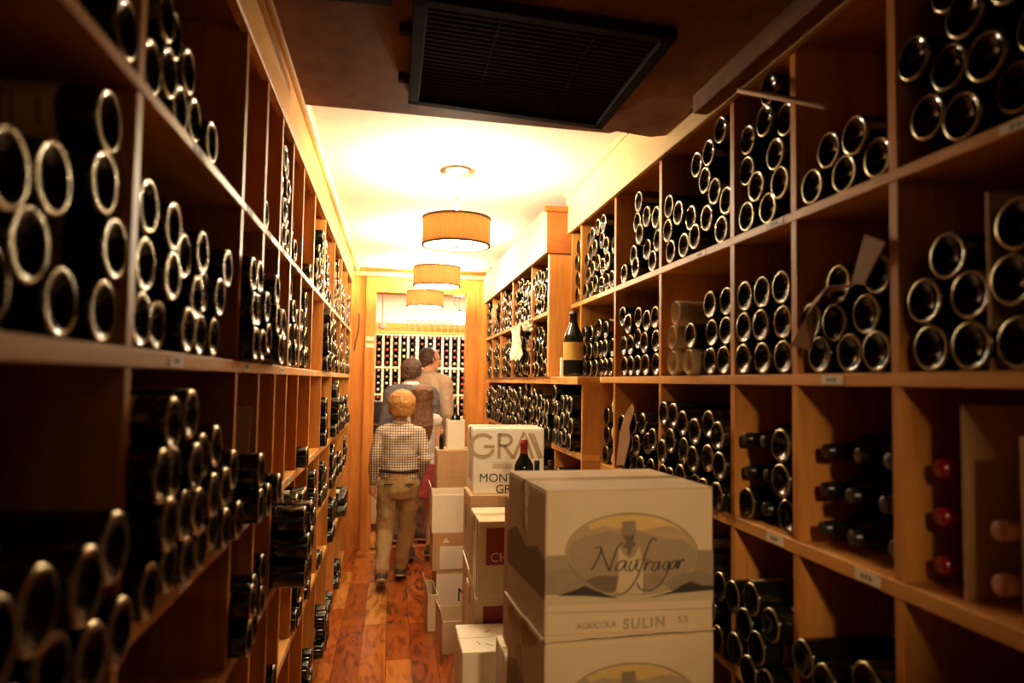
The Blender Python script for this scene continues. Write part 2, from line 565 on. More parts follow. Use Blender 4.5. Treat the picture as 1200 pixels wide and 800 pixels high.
# dropped plywood panel over the camera with an air grille
w = MB()
pl = [(-0.285, -1.5), (-0.285, 2.24), (0.66, 2.145), (0.675, 2.12), (0.72, 2.125), (0.79, 2.13), (0.829, 2.10), (0.829, 1.93), (0.815, 1.88), (0.805, 1.80), (0.829, 1.62), (0.829, -1.5)]
TILT = 0.057
pz = lambda x: 2.243 - TILT * (x + 0.28)
a = [w.bm.verts.new((p[0], p[1], pz(p[0]))) for p in pl]
b = [w.bm.verts.new((p[0], p[1], pz(p[0]) + 0.022)) for p in pl]
ix = w.mi('plywood')
w.bm.faces.new(a); w.bm.faces.new(list(reversed(b)))
for i in range(len(pl)):
    j = (i + 1) % len(pl)
    w.bm.faces.new([a[i], b[i], b[j], a[j]])
hat = w.build('plywood_panel')
tag(hat, 'dark plywood ceiling panel with a ragged corner, hung below the plaster', 'ceiling panel')
MB().box(0.786, 0.830, -1.5, 1.80, 2.133, 2.185, 'plywood', 0.003).build('side_board', hat)
for (x, y) in ((-0.2, 2.1), (0.66, 2.0), (-0.2, 0.2), (0.66, 0.2)):
    MB().lathe([(0, pz(x) + 0.02), (0.012, pz(x) + 0.02), (0.012, CEIL), (0, CEIL)], 8, 'grille', Matrix.Translation((x, y, 0))).build('hanger', hat)
g = empty('air_grille', (0.318, 1.765, 2.243 - 0.057 * 0.598 - 0.0005), 0, 'black rectangular air conditioning grille under the plywood panel', 'air vent')
g.rotation_euler = (0, math.atan(0.057), 0)
gx, gy = 0.292, 0.292
w = MB()
for (x0, x1, y0, y1) in ((-gx, gx, -gy, -gy + 0.03), (-gx, gx, gy - 0.03, gy), (-gx, -gx + 0.03, -gy, gy), (gx - 0.03, gx, -gy, gy)):
    w.box(x0, x1, y0, y1, -0.026, 0, 'grille', 0.002)
w.build('frame', g)
MB().box(-gx + 0.03, gx - 0.03, -gy + 0.03, gy - 0.03, -0.010, -0.001, 'grille_in').build('backing', g)
w = MB()
for k in range(24):
    y = -gy + 0.045 + k * (2 * gy - 0.09) / 23
    w.box(-gx + 0.03, gx - 0.03, y - 0.004, y + 0.004, -0.0135, -0.010, 'grille')
w.build('louvre', g)
for x in (-0.1, 0.12):
    MB().box(x - 0.002, x + 0.002, -gy + 0.03, gy - 0.03, -0.0155, -0.0137, 'grille').build('crossbar', g)
for y in (0.15, -0.12):
    MB().box(-gx - 0.03, -gx, y - 0.014, y + 0.014, -0.02, -0.0, 'grille', 0.002).build('clip', g)
tag(MB().box(-0.19, -0.02, 1.40, 1.545, 2.214, 2.228, 'grille', 0.002).build('access_plate'), 'small dark access plate on the plywood beside the air grille', 'plate')

# ------------------------------------------------------------------ racks
RD = 0.355   # rack depth
LB = [-0.55, 0.33, 0.967, 1.603, 1.863, 2.112, 2.34, 2.615, 2.99, 3.45, 4.017, 4.56, 5.10, 5.655]
LT = [(1.782, 2.165), (1.436, 1.764), (1.08, 1.411), (0.797, 1.051), (0.508, 0.770), (0.10, 0.481)]
RB = [-0.55, 0.16, 0.655, 1.104, 1.417, 1.702, 2.203, 2.685, 3.205, 3.385]
RT = [(1.778, 2.145), (1.4255, 1.758), (1.073, 1.401), (0.71, 1.045), (0.36, 0.685), (0.08, 0.335)]
FB = [3.43, 3.86, 4.49, 5.0, 5.42, 5.79]
FBL = [2.885, 3.375, 3.99, 4.64, 5.60, 5.79]
RBL = [b for b in RB if b < 2.9] + [2.872]
CRG = 0.775
FT = [(1.751, 2.049), (1.4255, 1.731), (1.105, 1.392), (0.78, 1.08), (0.44, 0.755), (0.08, 0.415)]
DT = 0.022

def rack(name, label, plane, sgn, bays_by_tier, tiers, x_back, depth=RD, labels=True, clip=None, base=True):
    """sgn +1: body goes to +x. bays_by_tier: list of boundary lists"""
    r = empty(name, (plane, bays_by_tier[-1][0], 0), 0, label, 'wine rack')
    inv = Matrix.Translation((-plane, -bays_by_tier[-1][0], 0))
    def put(o):
        o.parent = r
        for v in o.data.vertices:
            v.co = inv @ v.co
        # grain stays in object space
        return o
    xa, xb = (plane, plane + depth) if sgn > 0 else (plane - depth, plane)
    for k, (z0, z1) in enumerate(tiers):
        bs = bays_by_tier[k]
        zl = tiers[k + 1][1] if k + 1 < len(tiers) else (0.0 if base else z0 - 0.0002)
        ya, yb = bs[0], bs[-1]
        if k + 1 < len(tiers):
            ya = min(ya, bays_by_tier[k + 1][0])
        if clip and k in clip:
            yb = clip[k]
        put(MB().box(xa, xb, ya - DT / 2, yb, zl, z0, 'oak_edge' if k < len(tiers) - 1 else 'oak_y', 0.0015).build('shelf_board'))
        for y in bs:
            put(MB().box(xa + (0.002 if sgn > 0 else 0), xb - (0.002 if sgn < 0 else 0), y - DT / 2, y + DT / 2, z0, z1, 'oak_z', 0.0012).build('divider'))
        if labels and k < 5:
            for i in range(len(bs) - 1):
                if rnd.random() < 0.55 and bs[i + 1] > 0.5 and z0 - zl < 0.04 and zl > 0:
                    ym = bs[i] + (bs[i + 1] - bs[i]) * rnd.uniform(0.25, 0.6)
                    zm = (z0 + zl) / 2
                    h = (z0 - zl) * 0.36
                    w = MB()
                    xs = plane - 0.0012 if sgn > 0 else plane + 0.0012
                    x2 = plane
                    w.box(min(xs, x2), max(xs, x2), ym - 0.035, ym + 0.035, zm - h, zm + h, 'sticker')
                    xo = xs - 0.0004 if sgn > 0 else xs + 0.0004
                    for q in range(3):
                        yq = ym - 0.012 + q * 0.011
                        w.box(min(xs, xo), max(xs, xo), yq, yq + 0.006, zm - h * 0.45, zm + h * 0.45, 'label_print')
                    put(w.build('price_sticker'))
    zt = tiers[0][1]
    put(MB().box(min(x_back, x_back + 0.0), max(x_back, x_back) + 0.008, bays_by_tier[0][0], bays_by_tier[0][-1], 0.0 if base else tiers[-1][0], zt, 'oak_z').build('back_panel'))
    return r, put

L6 = [LB] * 6
lr, put = rack('wine_rack', 'long oak wine rack with open bins, opposite the stacked cartons', CL, -1, L6, LT, CL - RD)
put(MB().box(CL - RD, CL, LB[0], LB[-1], 2.165, 2.185, 'oak_y').build('top_board'))
# the fascia above the left rack leans out a little
put(MB().box(CL - 0.02, CL + 0.004, LB[0], 5.66, 2.150, 2.296, 'oak_edge', 0.002).build('fascia'))

R6 = [RB] * 2 + [RBL] * 4
rr, put = rack('wine_rack', 'oak wine rack with pale fascia directly behind the big cartons', CRN, 1, R6, RT, CRN + RD - 0.01, clip={1: 2.872})
put(MB().box(CRN, CRN + RD, RB[0], RB[-1], 2.145, 2.165, 'oak_y').build('top_board'))
put(MB().box(CRN - 0.018, CRN, RB[0], 3.43, 2.130, 2.315, 'fascia', 0.002).build('fascia'))

F6 = [FB, FB]
fr, put = rack('wine_rack', 'stepped-out oak wine rack with a reddish end panel beside the doorway', CRF, 1, F6, FT[:2], CRF + RD + 0.08, RD + 0.08, base=False)
put(MB().box(CRF, CRF + RD + .08, FB[0], FB[-1], 2.049, 2.069, 'oak_y').build('top_board'))
put(MB().box(CRF - 0.018, CRF + 0.0, FB[0] - 0.03, 5.80, 2.035, 2.262, 'fascia', 0.002).build('fascia'))
put(MB().box(CRF, CRN + 0.02, FB[0] - 0.034, FB[0] - 0.011, 1.4255, 2.03, 'oak_z', 0.002).build('end_panel'))
gr_, put2 = rack('wine_rack', 'counter-height oak wine rack with a ledge, beside the doorway below the stepped-out one', CRG, 1, [FBL] * 4, FT[2:], CRF + RD + 0.08, RD + 0.05)
put2(MB().box(CRG - 0.022, CRF + RD + 0.08, FBL[0] - 0.012, FBL[-1], 1.392, 1.4253, 'oak_edge', 0.002).build('top_board'))
w = MB()
w.box(CRF - 0.018, CRN + 0.02, FB[0] - 0.044, FB[0] - 0.030, 2.03, 2.235, 'cherry', 0.002)
w.box(CRF - 0.034, CRN + 0.02, FB[0] - 0.056, FB[0] - 0.025, 2.235, 2.262, 'cherry', 0.004)
o = put(w.build('cornice')); o['label'] = 'reddish wooden cornice block at the end of the fascia'

# ------------------------------------------------------------------ bottles
RB_ = 0.0385
def bottle_profile(lo=False):
    pts = [(0, 0.016, 'punt'), (0.016, 0.013, 'punt'), (0.027, 0.004, 'punt'), (0.0332, 0.0, 'punt'), (0.0352, 0.0001, 'ring'), (0.0373, 0.0024, 'ring'), (0.0380, 0.0045, 'glass'),
           (RB_, 0.007, 'glass'), (RB_, 0.185, 'glass'), (0.0365, 0.200, 'glass'), (0.029, 0.215, 'glass'), (0.019, 0.231, 'glass'), (0.0150, 0.245, 'glass'),
           (0.0140, 0.275, 'glass'), (0.0152, 0.2755, 'glass'), (0.0152, 0.285, 'glass'), (0.0142, 0.2865, 'glass'), (0.0138, 0.298, 'glass'), (0.0, 0.298, 'glass')]
    if lo:
        pts = [pts[i] for i in (0, 2, 3, 4, 5, 7, 8, 10, 12, 13, 18)]
        pts[-1] = (0, 0.298, 'glass')
        pts.insert(-1, (0.014, 0.298, 'glass'))
    return pts

def bottle_mesh(lo=False, glass='glass'):
    p = bottle_profile(lo)
    w = MB()
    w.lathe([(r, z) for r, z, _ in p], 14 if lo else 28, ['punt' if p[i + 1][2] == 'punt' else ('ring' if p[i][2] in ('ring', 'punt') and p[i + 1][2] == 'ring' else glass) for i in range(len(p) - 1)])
    bmesh.ops.recalc_face_normals(w.bm, faces=w.bm.faces)
    me = bpy.data.meshes.new('wine_bottle')
    w.bm.to_mesh(me); w.bm.free()
    for m in w.mats:
        me.materials.append(m)
    return me
BOT = bottle_mesh(False)
BOTG = bottle_mesh(False, 'glass_green')
BOTL = bottle_mesh(True)

def label_mesh():
    w = MB()
    n = 18
    r = RB_ + 0.0004
    a0, a1 = -1.25, 1.25
    def arc(z0, z1, a0, a1, rr, m):
        vs = []
        for k in range(n + 1):
            a = a0 + (a1 - a0) * k / n
            vs.append((w.bm.verts.new((rr * math.cos(a), rr * math.sin(a), z0)), w.bm.verts.new((rr * math.cos(a), rr * math.sin(a), z1))))
        for k in range(n):
            f = w.bm.faces.new([vs[k][0], vs[k + 1][0], vs[k + 1][1], vs[k][1]])
            f.material_index = w.mi(m); f.smooth = True
    arc(0.045, 0.135, a0, a1, r, 'label')
    for z, aw, h in ((0.118, 0.5, 0.008), (0.098, 0.7, 0.004), (0.088, 0.6, 0.003), (0.060, 0.4, 0.003)):
        arc(z, z + h, -aw, aw, r + 0.0003, 'label_print')
    me = bpy.data.meshes.new('label'); w.bm.to_mesh(me); w.bm.free()
    for m in w.mats: me.materials.append(m)
    return me
LAB = label_mesh()

def cap_mesh(m):
    w = MB()
    w.lathe([(0.0158, 0.238), (0.0152, 0.25), (0.0149, 0.2745), (0.0160, 0.275), (0.0160, 0.286), (0.0150, 0.2872), (0.0148, 0.2985), (0.0130, 0.2995), (0, 0.2995)], 20, m)
    me = bpy.data.meshes.new('capsule'); w.bm.to_mesh(me); w.bm.free()
    me.materials.append(M[m])
    return me
CAPS = {k: cap_mesh(k) for k in ('cap_black', 'cap_red', 'cap_maroon', 'cap_cream', 'cap_pink')}

ORD = ['first', 'second', 'third', 'fourth', 'fifth', 'sixth', 'seventh', 'eighth', 'ninth', 'tenth', 'eleventh', 'twelfth', 'thirteenth', 'fourteenth']
BOTTLES = []      # dicts
WRAPS = []
def add_bottle(x, y, z, sgn, neck_out=False, lab=False, cap='cap_black', roll=None, tilt=0.0, yawj=0.0, bin_='', rank=0, idx=0, lo=False, look=None):
    """base centre at x,y,z. bottle axis local +z points into the rack: world direction sgn*x (or out of it for neck_out)"""
    BOTTLES.append(dict(x=x, y=y, z=z, s=sgn, out=neck_out, lab=lab, cap=cap, roll=roll, tilt=tilt, yaw=yawj, bin=bin_, row=rank, idx=idx, look=look))

def drop(ys, zf, zt, y0, y1, r=RB_ + 0.0004):
    placed = []
    for (y, tagv) in ys:
        y = min(max(y, y0 + r), y1 - r)
        z = zf + r
        for (py, pz, _) in placed:
            dx = abs(y - py)
            if dx < 2 * r - 1e-5:
                z = max(z, pz + math.sqrt(max(0, 4 * r * r - dx * dx)))
        if z > zt - r:
            continue
        placed.append((y, z, tagv))
    return placed

SIDES = {'L': (CL, -1, 'rack opposite the cartons'), 'R': (CRN, 1, 'rack behind the cartons'), 'F': (CRF, 1, 'stepped-out rack by doorway'), 'G': (CRG, 1, 'counter-height rack by doorway')}
TIER_NAME = ['top-shelf', 'upper-shelf', 'middle-shelf', 'low-shelf', 'lower-shelf', 'bottom-shelf']
def bin_bounds(side, t, b):
    B, T = {'L': (LB, LT), 'R': (RB if t < 2 else RBL, RT), 'F': (FB, FT), 'G': (FBL, FT)}[side]
    return B[b] + DT / 2 + 0.001, B[b + 1] - DT / 2 - 0.001, T[t][0] + 0.0006, T[t][1] - 0.001

BIN_IDX = {'L': 1, 'R': 2, 'F': 0, 'G': 0}
def fill(side, t, b, rows=None, al='near', px=None, pro=0.0, prj=0.015, lab=0.15, mode=None, out=0.0, cap='cap_black', jit=0.004, sp=1.02, hex_=True, rng=None, hid=0, tierfrac=None, tilt=0.02):
    y0, y1, z0, z1 = bin_bounds(side, t, b)
    if rng:
        y0, y1 = y0 + (y1 - y0) * rng[0], y0 + (y1 - y0) * rng[1]
    plane, sgn, rn = SIDES[side]
    d = 2 * RB_ + 0.001
    seq = []
    if px:
        pts = [on(q[0], q[1], 0, plane) for q in px]
        pts.sort(key=lambda p: p.z)
        seq = [(p.y, None) for p in pts]
        if len(px[0]) > 2 or any(len(q) > 2 for q in px):
            qq = sorted([(on(q[0], q[1], 0, plane), q[2] if len(q) > 2 else None) for q in px], key=lambda t: t[0].z)
            seq = [(p.y, k) for p, k in qq]
    else:
        for k, n in enumerate(rows):
            nmax = int((y1 - y0) / d)
            n = min(n, nmax)
            if n <= 0: continue
            s = min((y1 - y0) / n, d * sp)
            if n == nmax and not hex_:
                s = (y1 - y0) / n
            off = (s / 2 if (hex_ and k % 2) else 0)
            for i in range(n):
                yy = (y0 + s / 2 + i * s + off) if al == 'near' else (y1 - s / 2 - i * s - off)
                seq.append((yy + rnd.uniform(-jit, jit), k))
    P = drop(seq, z0, z1, y0, y1)
    # rank rows by height, columns by depth
    P.sort(key=lambda p: p[1])
    rows_ = []
    for p in P:
        for rw in rows_:
            if abs(rw[0] - p[1]) < 0.03:
                rw[1].append(p); break
        else:
            rows_.append((p[1], [p]))
    bi = b - BIN_IDX[side]
    binname = '%s %s bin, %s' % (ORD[max(0, bi)], TIER_NAME[t], rn)
    for ri, (_, ps) in enumerate(rows_):
        ps.sort(key=lambda p: p[0])
        for ci, (yy, zz, tg) in enumerate(ps):
            if tg == 'w':
                WRAPS.append((plane, yy, zz, binname))
                continue
            no = rnd.random() < out
            fx = plane - sgn * pro + sgn * rnd.uniform(0, prj)
            if no:
                fx = plane + sgn * (0.298 + 0.006 + rnd.uniform(0, 0.035))
            add_bottle(fx, yy, zz, sgn, no, rnd.random() < lab, cap, rnd.uniform(0, 2 * PI), 0, rnd.uniform(-tilt, tilt) * 0, binname, ri, ci)

# ---- rack opposite the cartons (left)
fill('L', 0, 1, [3, 3, 2, 2], 'far', pro=0.0, rng=(0.35, 1), lab=0.2)
fill('L', 0, 2, [5, 3, 1], 'near', rng=(0, 0.8))
fill('L', 0, 4, [1], 'near')
fill('L', 0, 5, [2, 2, 2, 2, 1], 'near', hex_=False, rng=(0.05, 0.95))
fill('L', 0, 6, [1, 1], 'near', hex_=False, rng=(0.05, 0.6))
fill('L', 0, 7, [1], 'far')
fill('L', 0, 8, [4, 3, 2, 1], 'far')
fill('L', 0, 9, [5, 4, 3, 2], 'near')
fill('L', 0, 10, [6, 5, 5, 4], 'far')
fill('L', 0, 11, [6, 5, 5], 'near')
fill('L', 0, 12, [6, 5, 4, 2], 'near')

fill('L', 1, 1, px=[(165, 147), (138, 207), (130, 272), (157, 290), (70, 250), (20, 190), (48, 325), (90, 345), (132, 355), (5, 330)], lab=0.9, pro=-0.004, prj=0.01)
fill('L', 1, 2, px=[(210, 260), (227, 275), (243, 282), (268, 312), (178, 315), (205, 322), (248, 340), (260, 350), (170, 368), (198, 373), (222, 378), (232, 380), (245, 385), (258, 388), (168, 240)], lab=0.3, pro=0.0)
fill('L', 1, 3, [3, 3, 2], 'near', hex_=False, lab=0.3, pro=0.03)
fill('L', 1, 4, [2, 2, 1], 'near', hex_=False, lab=1.0, pro=0.04)
fill('L', 1, 5, [2, 2], 'near', hex_=False, lab=0.6)
fill('L', 1, 6, [3, 3, 2, 1], 'near', lab=0.1)
fill('L', 1, 7, [4, 4, 3, 2], 'near', lab=0.1)
fill('L', 1, 8, [1], 'near')
fill('L', 1, 9, [6, 5, 5, 3], 'near', lab=1.0, pro=0.03)
fill('L', 1, 10, [6, 6, 5, 4], 'near', lab=0.5)
fill('L', 1, 11, [6, 5, 4, 2], 'near', lab=0.3)
fill('L', 1, 12, [6, 5, 5, 2], 'far', lab=0.2)

fill('L', 2, 1, [7, 6, 3], 'near', pro=0.05, lab=0.1, rng=(0, 0.93))
fill('L', 2, 2, [7, 6, 5, 2], 'near', pro=0.035, lab=0.2, rng=(0.0, 0.93))
fill('L', 2, 3, [2, 1], 'near', pro=0.06, rng=(0, 0.70), hex_=False)
fill('L', 2, 4, [1], 'near', pro=0.06)
fill('L', 2, 7, [1], 'near', pro=0.04)
fill('L', 2, 8, [], 'near')
fill('L', 2, 9, [2, 2, 1], 'near', pro=0.03, hex_=False)
fill('L', 2, 10, [5, 4, 3, 2], 'near', pro=0.04)
fill('L', 2, 11, [5, 3, 1], 'near', pro=0.03)
fill('L', 2, 12, [5, 3, 2], 'near', pro=0.02)

fill('L', 3, 1, [7, 3], 'near', pro=0.05)
fill('L', 3, 2, [3, 1], 'near', pro=0.03, rng=(0.0, 0.45), lab=0.4)
fill('L', 3, 3, [2, 2], 'near', hex_=False, pro=0.04)
fill('L', 3, 4, [1, 1], 'near', hex_=False, pro=0.02, rng=(0, 0.5))
fill('L', 3, 5, [2, 2, 2], 'near', hex_=False, pro=0.10, lab=0.4)
fill('L', 3, 6, [3, 3, 3], 'near', hex_=False, pro=0.05)
fill('L', 3, 7, [3, 2], 'near', pro=0.02)
fill('L', 3, 8, [1, 1, 1], 'near', hex_=False, pro=0.03)
fill('L', 3, 9, [4, 3, 1], 'near', pro=0.02, lab=0.6)
fill('L', 3, 10, [5, 3, 2], 'near', pro=0.02)
fill('L', 3, 11, [4, 2], 'near', pro=0.02)
fill('L', 3, 12, [3, 2, 1], 'near', pro=0.02)

fill('L', 4, 3, [2], 'near', hex_=False, pro=0.0)

fill('L', 4, 5, [1], 'near', hex_=False, pro=0.02)
fill('L', 4, 7, [2, 1], 'near', pro=0.02)
fill('L', 4, 8, [2, 1, 1], 'near', pro=0.02, hex_=False)
fill('L', 4, 9, [2], 'near', pro=0.02)
fill('L', 4, 10, [4, 3, 2], 'near', pro=0.03)
fill('L', 4, 11, [4, 3], 'far', pro=0.05)
fill('L', 4, 12, [2, 1], 'near', pro=0.03)


fill('L', 5, 8, [3, 2], 'near', pro=0.03, lab=0.5)
fill('L', 5, 9, [4, 3, 2], 'near', pro=0.05, lab=0.3)
fill('L', 5, 10, [3], 'near', pro=0.02)
fill('L', 5, 11, [4, 2], 'near', pro=0.03)

# ---- rack behind the cartons (right)
fill('R', 0, 2, [5, 5, 4, 4], 'near', lab=0.1)
fill('R', 0, 3, [], 'near')
fill('R', 0, 3, px=[(948, 210), (981, 197), (1022, 180), (962, 160), (1000, 140)])
fill('R', 0, 4, px=[(872, 248), (894, 240), (911, 224), (882, 209), (904, 195), (869, 181), (894, 160), (915, 154), (870, 135), (893, 125)])
fill('R', 0, 5, px=[(784, 290), (799.6, 283), (812, 276), (823.6, 268), (840, 261), (779.4, 256), (805, 249), (820, 240), (831, 234), (781, 216), (794, 231), (811.6, 215), (827, 205), (839, 197), (850, 190)])
fill('R', 0, 6, px=[(738, 308), (744, 306), (753, 298), (748, 278), (742, 256), (766, 261), (755, 244), (767, 236), (746, 232), (728, 310), (760, 296)])
fill('R', 0, 7, [6, 6, 5, 4], 'far', hex_=True)
fill('R', 0, 8, [1, 1, 1, 1], 'near', hex_=False)
fill('R', 1, 2, px=[(1105, 290), (1080, 348), (1130, 340), (1085, 403), (1135, 403), (1185, 245), (1180, 315), (1190, 395)], prj=0.008)
fill('R', 1, 3, px=[(956, 413), (991, 410), (1030, 408), (972, 370), (1010, 363), (945, 326), (980, 310), (1030, 305)], prj=0.008)
fill('R', 1, 4, [3, 3, 3], 'near', hex_=False, prj=0.006, jit=0.002)
fill('R', 1, 5, px=[(794, 355, 'w'), (790, 388, 'w'), (790, 420, 'w'), (809, 420, 'w'), (808, 388), (829, 346), (846, 344), (829, 382), (846, 382), (829, 421), (846, 421)], prj=0.012)
fill('R', 1, 6, px=[(727, 428), (735, 428), (744, 425), (754, 425), (768, 424), (727, 395), (735, 402), (743, 398), (753, 397), (767, 389), (728, 370), (735, 375), (746, 372), (756, 369), (767, 356)])
fill('R', 1, 7, [6, 6, 5], 'far', hex_=False, lab=0.4)
fill('R', 1, 8, [1, 1, 1], 'near', hex_=False, pro=-0.02)
fill('R', 2, 3, [3, 3, 3], 'near', hex_=False, out=1.0, jit=0.012)
fill('R', 2, 4, [1, 1, 1], 'near', hex_=False, rng=(0, 0.36))
fill('R', 2, 4, [2, 2, 2], 'far', hex_=False, rng=(0.37, 1), out=0.8)
fill('R', 2, 5, [6, 6, 6], 'near', hex_=False, pro=0.02)
fill('R', 2, 6, [5, 5, 4], 'far', rng=(0.0, 1))
fill('R', 2, 7, [1, 1, 1], 'far', hex_=False, rng=(0.5, 1))
fill('R', 3, 2, [3, 2], 'far', rng=(0.55, 1))
fill('R', 3, 3, [3, 3, 1], 'near', lab=0.3, pro=0.03)
fill('R', 3, 4, [3, 3, 2], 'near', lab=0.8, pro=0.04)
fill('R', 3, 5, [6, 6, 5], 'near', pro=0.02)
fill('R', 3, 6, [5, 4, 2], 'near')
fill('R', 4, 4, [3, 2], 'near')
fill('R', 4, 5, [6, 4], 'near')
# ---- stepped-out rack
for b_, n_ in enumerate((5, 8, 6, 5, 4)):
    fill('F', 0, b_, [n_, n_ - 1, n_, n_ - 2], 'near' if b_ % 2 else 'far', lab=0.15, pro=0.0)
    fill('F', 1, b_, [n_, n_ - 1, n_, n_ - 2][:3 + (b_ % 2)], 'near', lab=0.1, pro=0.0)
for b_, n_ in enumerate((6, 7, 8, 11, 2)):
    fill('G', 2, b_, [n_, n_ - 1, n_, n_ - 3 if b_ else 2], 'far' if b_ < 2 else 'near', pro=0.03, lab=0.08)
for b_, n_ in enumerate((6, 7, 8, 11)):
    fill('G', 3, b_, [n_, n_ - 2, n_ - 4], 'far', pro=0.02, lab=0.1)

# red-topped bottles in the compartment next to the pale partitions, each shelf row one above the other
yr = on(1092, 600, 0, CRN).y
for k, (px_, py_) in enumerate(((1090, 668), (1092, 607), (1092, 546))):
    zz = 1.0736 + RB_ + 0.0005 + k * (2 * RB_ + 0.001)
    add_bottle(CRN + 0.335, 1.050, zz, 1, True, False, 'cap_red', 0, 0, 0, 'red')
for k in range(2):
    add_bottle(CRN + 0.335, 0.935, 1.0736 + RB_ + 0.0005 + k * (2 * RB_ + 0.001), 1, True, False, 'cap_pink', 0, 0, 0, 'pink')
for k in range(3):
    add_bottle(CRN + 0.335, 0.815, 1.0736 + RB_ + 0.0005 + k * (2 * RB_ + 0.001), 1, True, False, 'cap_cream', 0, 0, 0, 'cream')

# back-room lattice bottles (neck out towards the aisle, along -y)
LX0, LP, NCOL = -0.235, 0.1068, 12
LZ = []
for z0_, n_ in ((1.575, 5), (1.225, 4), (0.875, 4), (0.52, 4)):
    for k in range(n_):
        LZ.append(z0_ + 0.048 + k * (0.083))
LATB = []
for c in range(NCOL):
    for z_ in LZ:
        LATB.append((LX0 + LP * (c + 0.5) + (0.02 if c > 4 else 0), 9.395, z_, rnd.choice(['cap_black', 'cap_maroon', 'cap_cream', 'cap_pink', 'cap_cream', 'cap_red', 'cap_pink', 'metal'])))

def basis(dirv, roll, updir=Vector((0, 0, 1))):
    z = Vector(dirv).normalized()
    x = (updir - z * updir.dot(z)).normalized()
    y = z.cross(x)
    c, s = math.cos(roll), math.sin(roll)
    X = x * c + y * s
    Y = z.cross(X)
    return Matrix(((X.x, Y.x, z.x), (X.y, Y.y, z.y), (X.z, Y.z, z.z)))

def score(b):
    ex = b['x'] - b['s'] * 0.298 if b['out'] else b['x']
    x, y, d = pix((ex, b['y'], b['z']))
    if d < 0.25:
        return -1
    r = FPX * 0.045 / d
    if x < -r or x > 1200 + r or y < -r or y > 800 + r:
        return 1e-6 if -220 < x < 1420 and -220 < y < 1020 else -1
    # behind the big cartons
    if 600 < x < 842 and y > 560 and b['s'] > 0:
        return 1e-6
    if 500 < x < 600 and y > 585 and b['s'] > 0:
        return 1e-6
    v = (Vector((ex, b['y'], b['z'])) - CP).normalized()
    return abs(v.x) / d / d + 0.15 / d / d

for b in BOTTLES:
    b['score'] = score(b)
SEEN = [b for b in BOTTLES if b['score'] > 0]
SEEN.sort(key=lambda b: -b['score'])
INDIV, REST = SEEN[:300], SEEN[300:]
print('bottles', len(BOTTLES), 'seen', len(SEEN))
CAPWORD = {'cap_black': 'black', 'cap_red': 'red', 'cap_pink': 'dusky pink', 'cap_cream': 'cream', 'cap_maroon': 'maroon'}
used = {}
ROWN = ['bottom row', 'second row up', 'third row up', 'fourth row up', 'fifth row up']
for b in INDIV:
    dirv = (b['s'], 0, 0) if not b['out'] else (-b['s'], 0, 0)
    o = bpy.data.objects.new('wine_bottle', BOT if rnd.random() < 0.85 else BOTG)
    COL.objects.link(o)
    roll = b['roll'] if b['roll'] is not None else 0
    if b['lab']:
        roll = b['s'] * PI / 2 + rnd.uniform(-0.5, 0.5)
    R3 = basis(dirv, roll)
    o.rotation_euler = R3.to_euler()
    o.location = (b['x'], b['y'], b['z'])
    o['category'] = 'bottle'
    if b['bin'] in ('red', 'pink', 'cream'):
        k = used.get(b['bin'], 0); used[b['bin']] = k + 1
        pos = ['bottom', 'second from bottom', 'top'][k] if b['bin'] != 'pink' else ['lower', 'upper'][k]
        if b['bin'] != 'pink' and k == 1: pos = 'middle'
        o['label'] = '%s of the bottles lying neck-out with %s capsules beside pale cardboard partitions' % (pos, CAPWORD[b['cap']])
        o['group'] = '%s-capsule bottles in the partitioned bin' % CAPWORD[b['cap']]
    else:
        look = 'dark bottle' if not b['lab'] else 'labelled bottle'
        if b['out']: look = 'neck-out bottle'
        o['label'] = '%s, %s in %s, %s' % (look, ORD[min(13, b['idx'])], ROWN[min(4, b['row'])], b['bin'])
        o['group'] = 'wine bottles in ' + b['bin']
        key = o['label']
        if key in used:
            o['label'] = key.replace(' in ', ' deeper in ', 1)
        used[key] = 1
    if b['lab'] and not b['out']:
        c = bpy.data.objects.new('label', LAB); COL.objects.link(c); c.parent = o
        c['label'] = 'cream paper label'
    if b['out']:
        c = bpy.data.objects.new('capsule', CAPS[b['cap']]); COL.objects.link(c); c.parent = o

# the many smaller bottles: one object
def bulk(name, items):
    vs, fs, mi, mats = [], [], [], []
    base_v = [v.co.copy() for v in BOTL.vertices]
    base_f = [(tuple(p.vertices), BOTL.materials[p.material_index]) for p in BOTL.polygons]
    lab_v = [v.co.copy() for v in LAB.vertices]
    lab_f = [(tuple(p.vertices), LAB.materials[p.material_index]) for p in LAB.polygons]
    def addm(V, F, R3, T):
        o_ = len(vs)
        for v in V:
            vs.append(R3 @ v + T)
        for f, m in F:
            if m not in mats: mats.append(m)
            fs.append([i + o_ for i in f]); mi.append(mats.index(m))
    capm = {}
    for (loc, R3, cap, lab) in items:
        addm(base_v, base_f, R3, Vector(loc))
        if lab: addm(lab_v, lab_f, R3, Vector(loc))
        if cap:
            if cap not in capm:
                w_ = MB(); w_.lathe([(0.0158, 0.24), (0.0152, 0.2745), (0.0162, 0.276), (0.0162, 0.286), (0.0152, 0.2985), (0, 0.2995)], 10, cap)
                me = bpy.data.meshes.new('cap_small'); w_.bm.to_mesh(me); w_.bm.free()
                capm[cap] = ([v.co.copy() for v in me.vertices], [(tuple(p.vertices), M[cap]) for p in me.polygons])
            addm(capm[cap][0], capm[cap][1], R3, Vector(loc))
    me = bpy.data.meshes.new(name)
    me.from_pydata([tuple(v) for v in vs], [], fs)
    for m in mats: me.materials.append(m)
    me.polygons.foreach_set('material_index', mi)
    me.polygons.foreach_set('use_smooth', [True] * len(fs))
    me.update()
    o = bpy.data.objects.new(name, me); COL.objects.link(o)
    return o
items = []
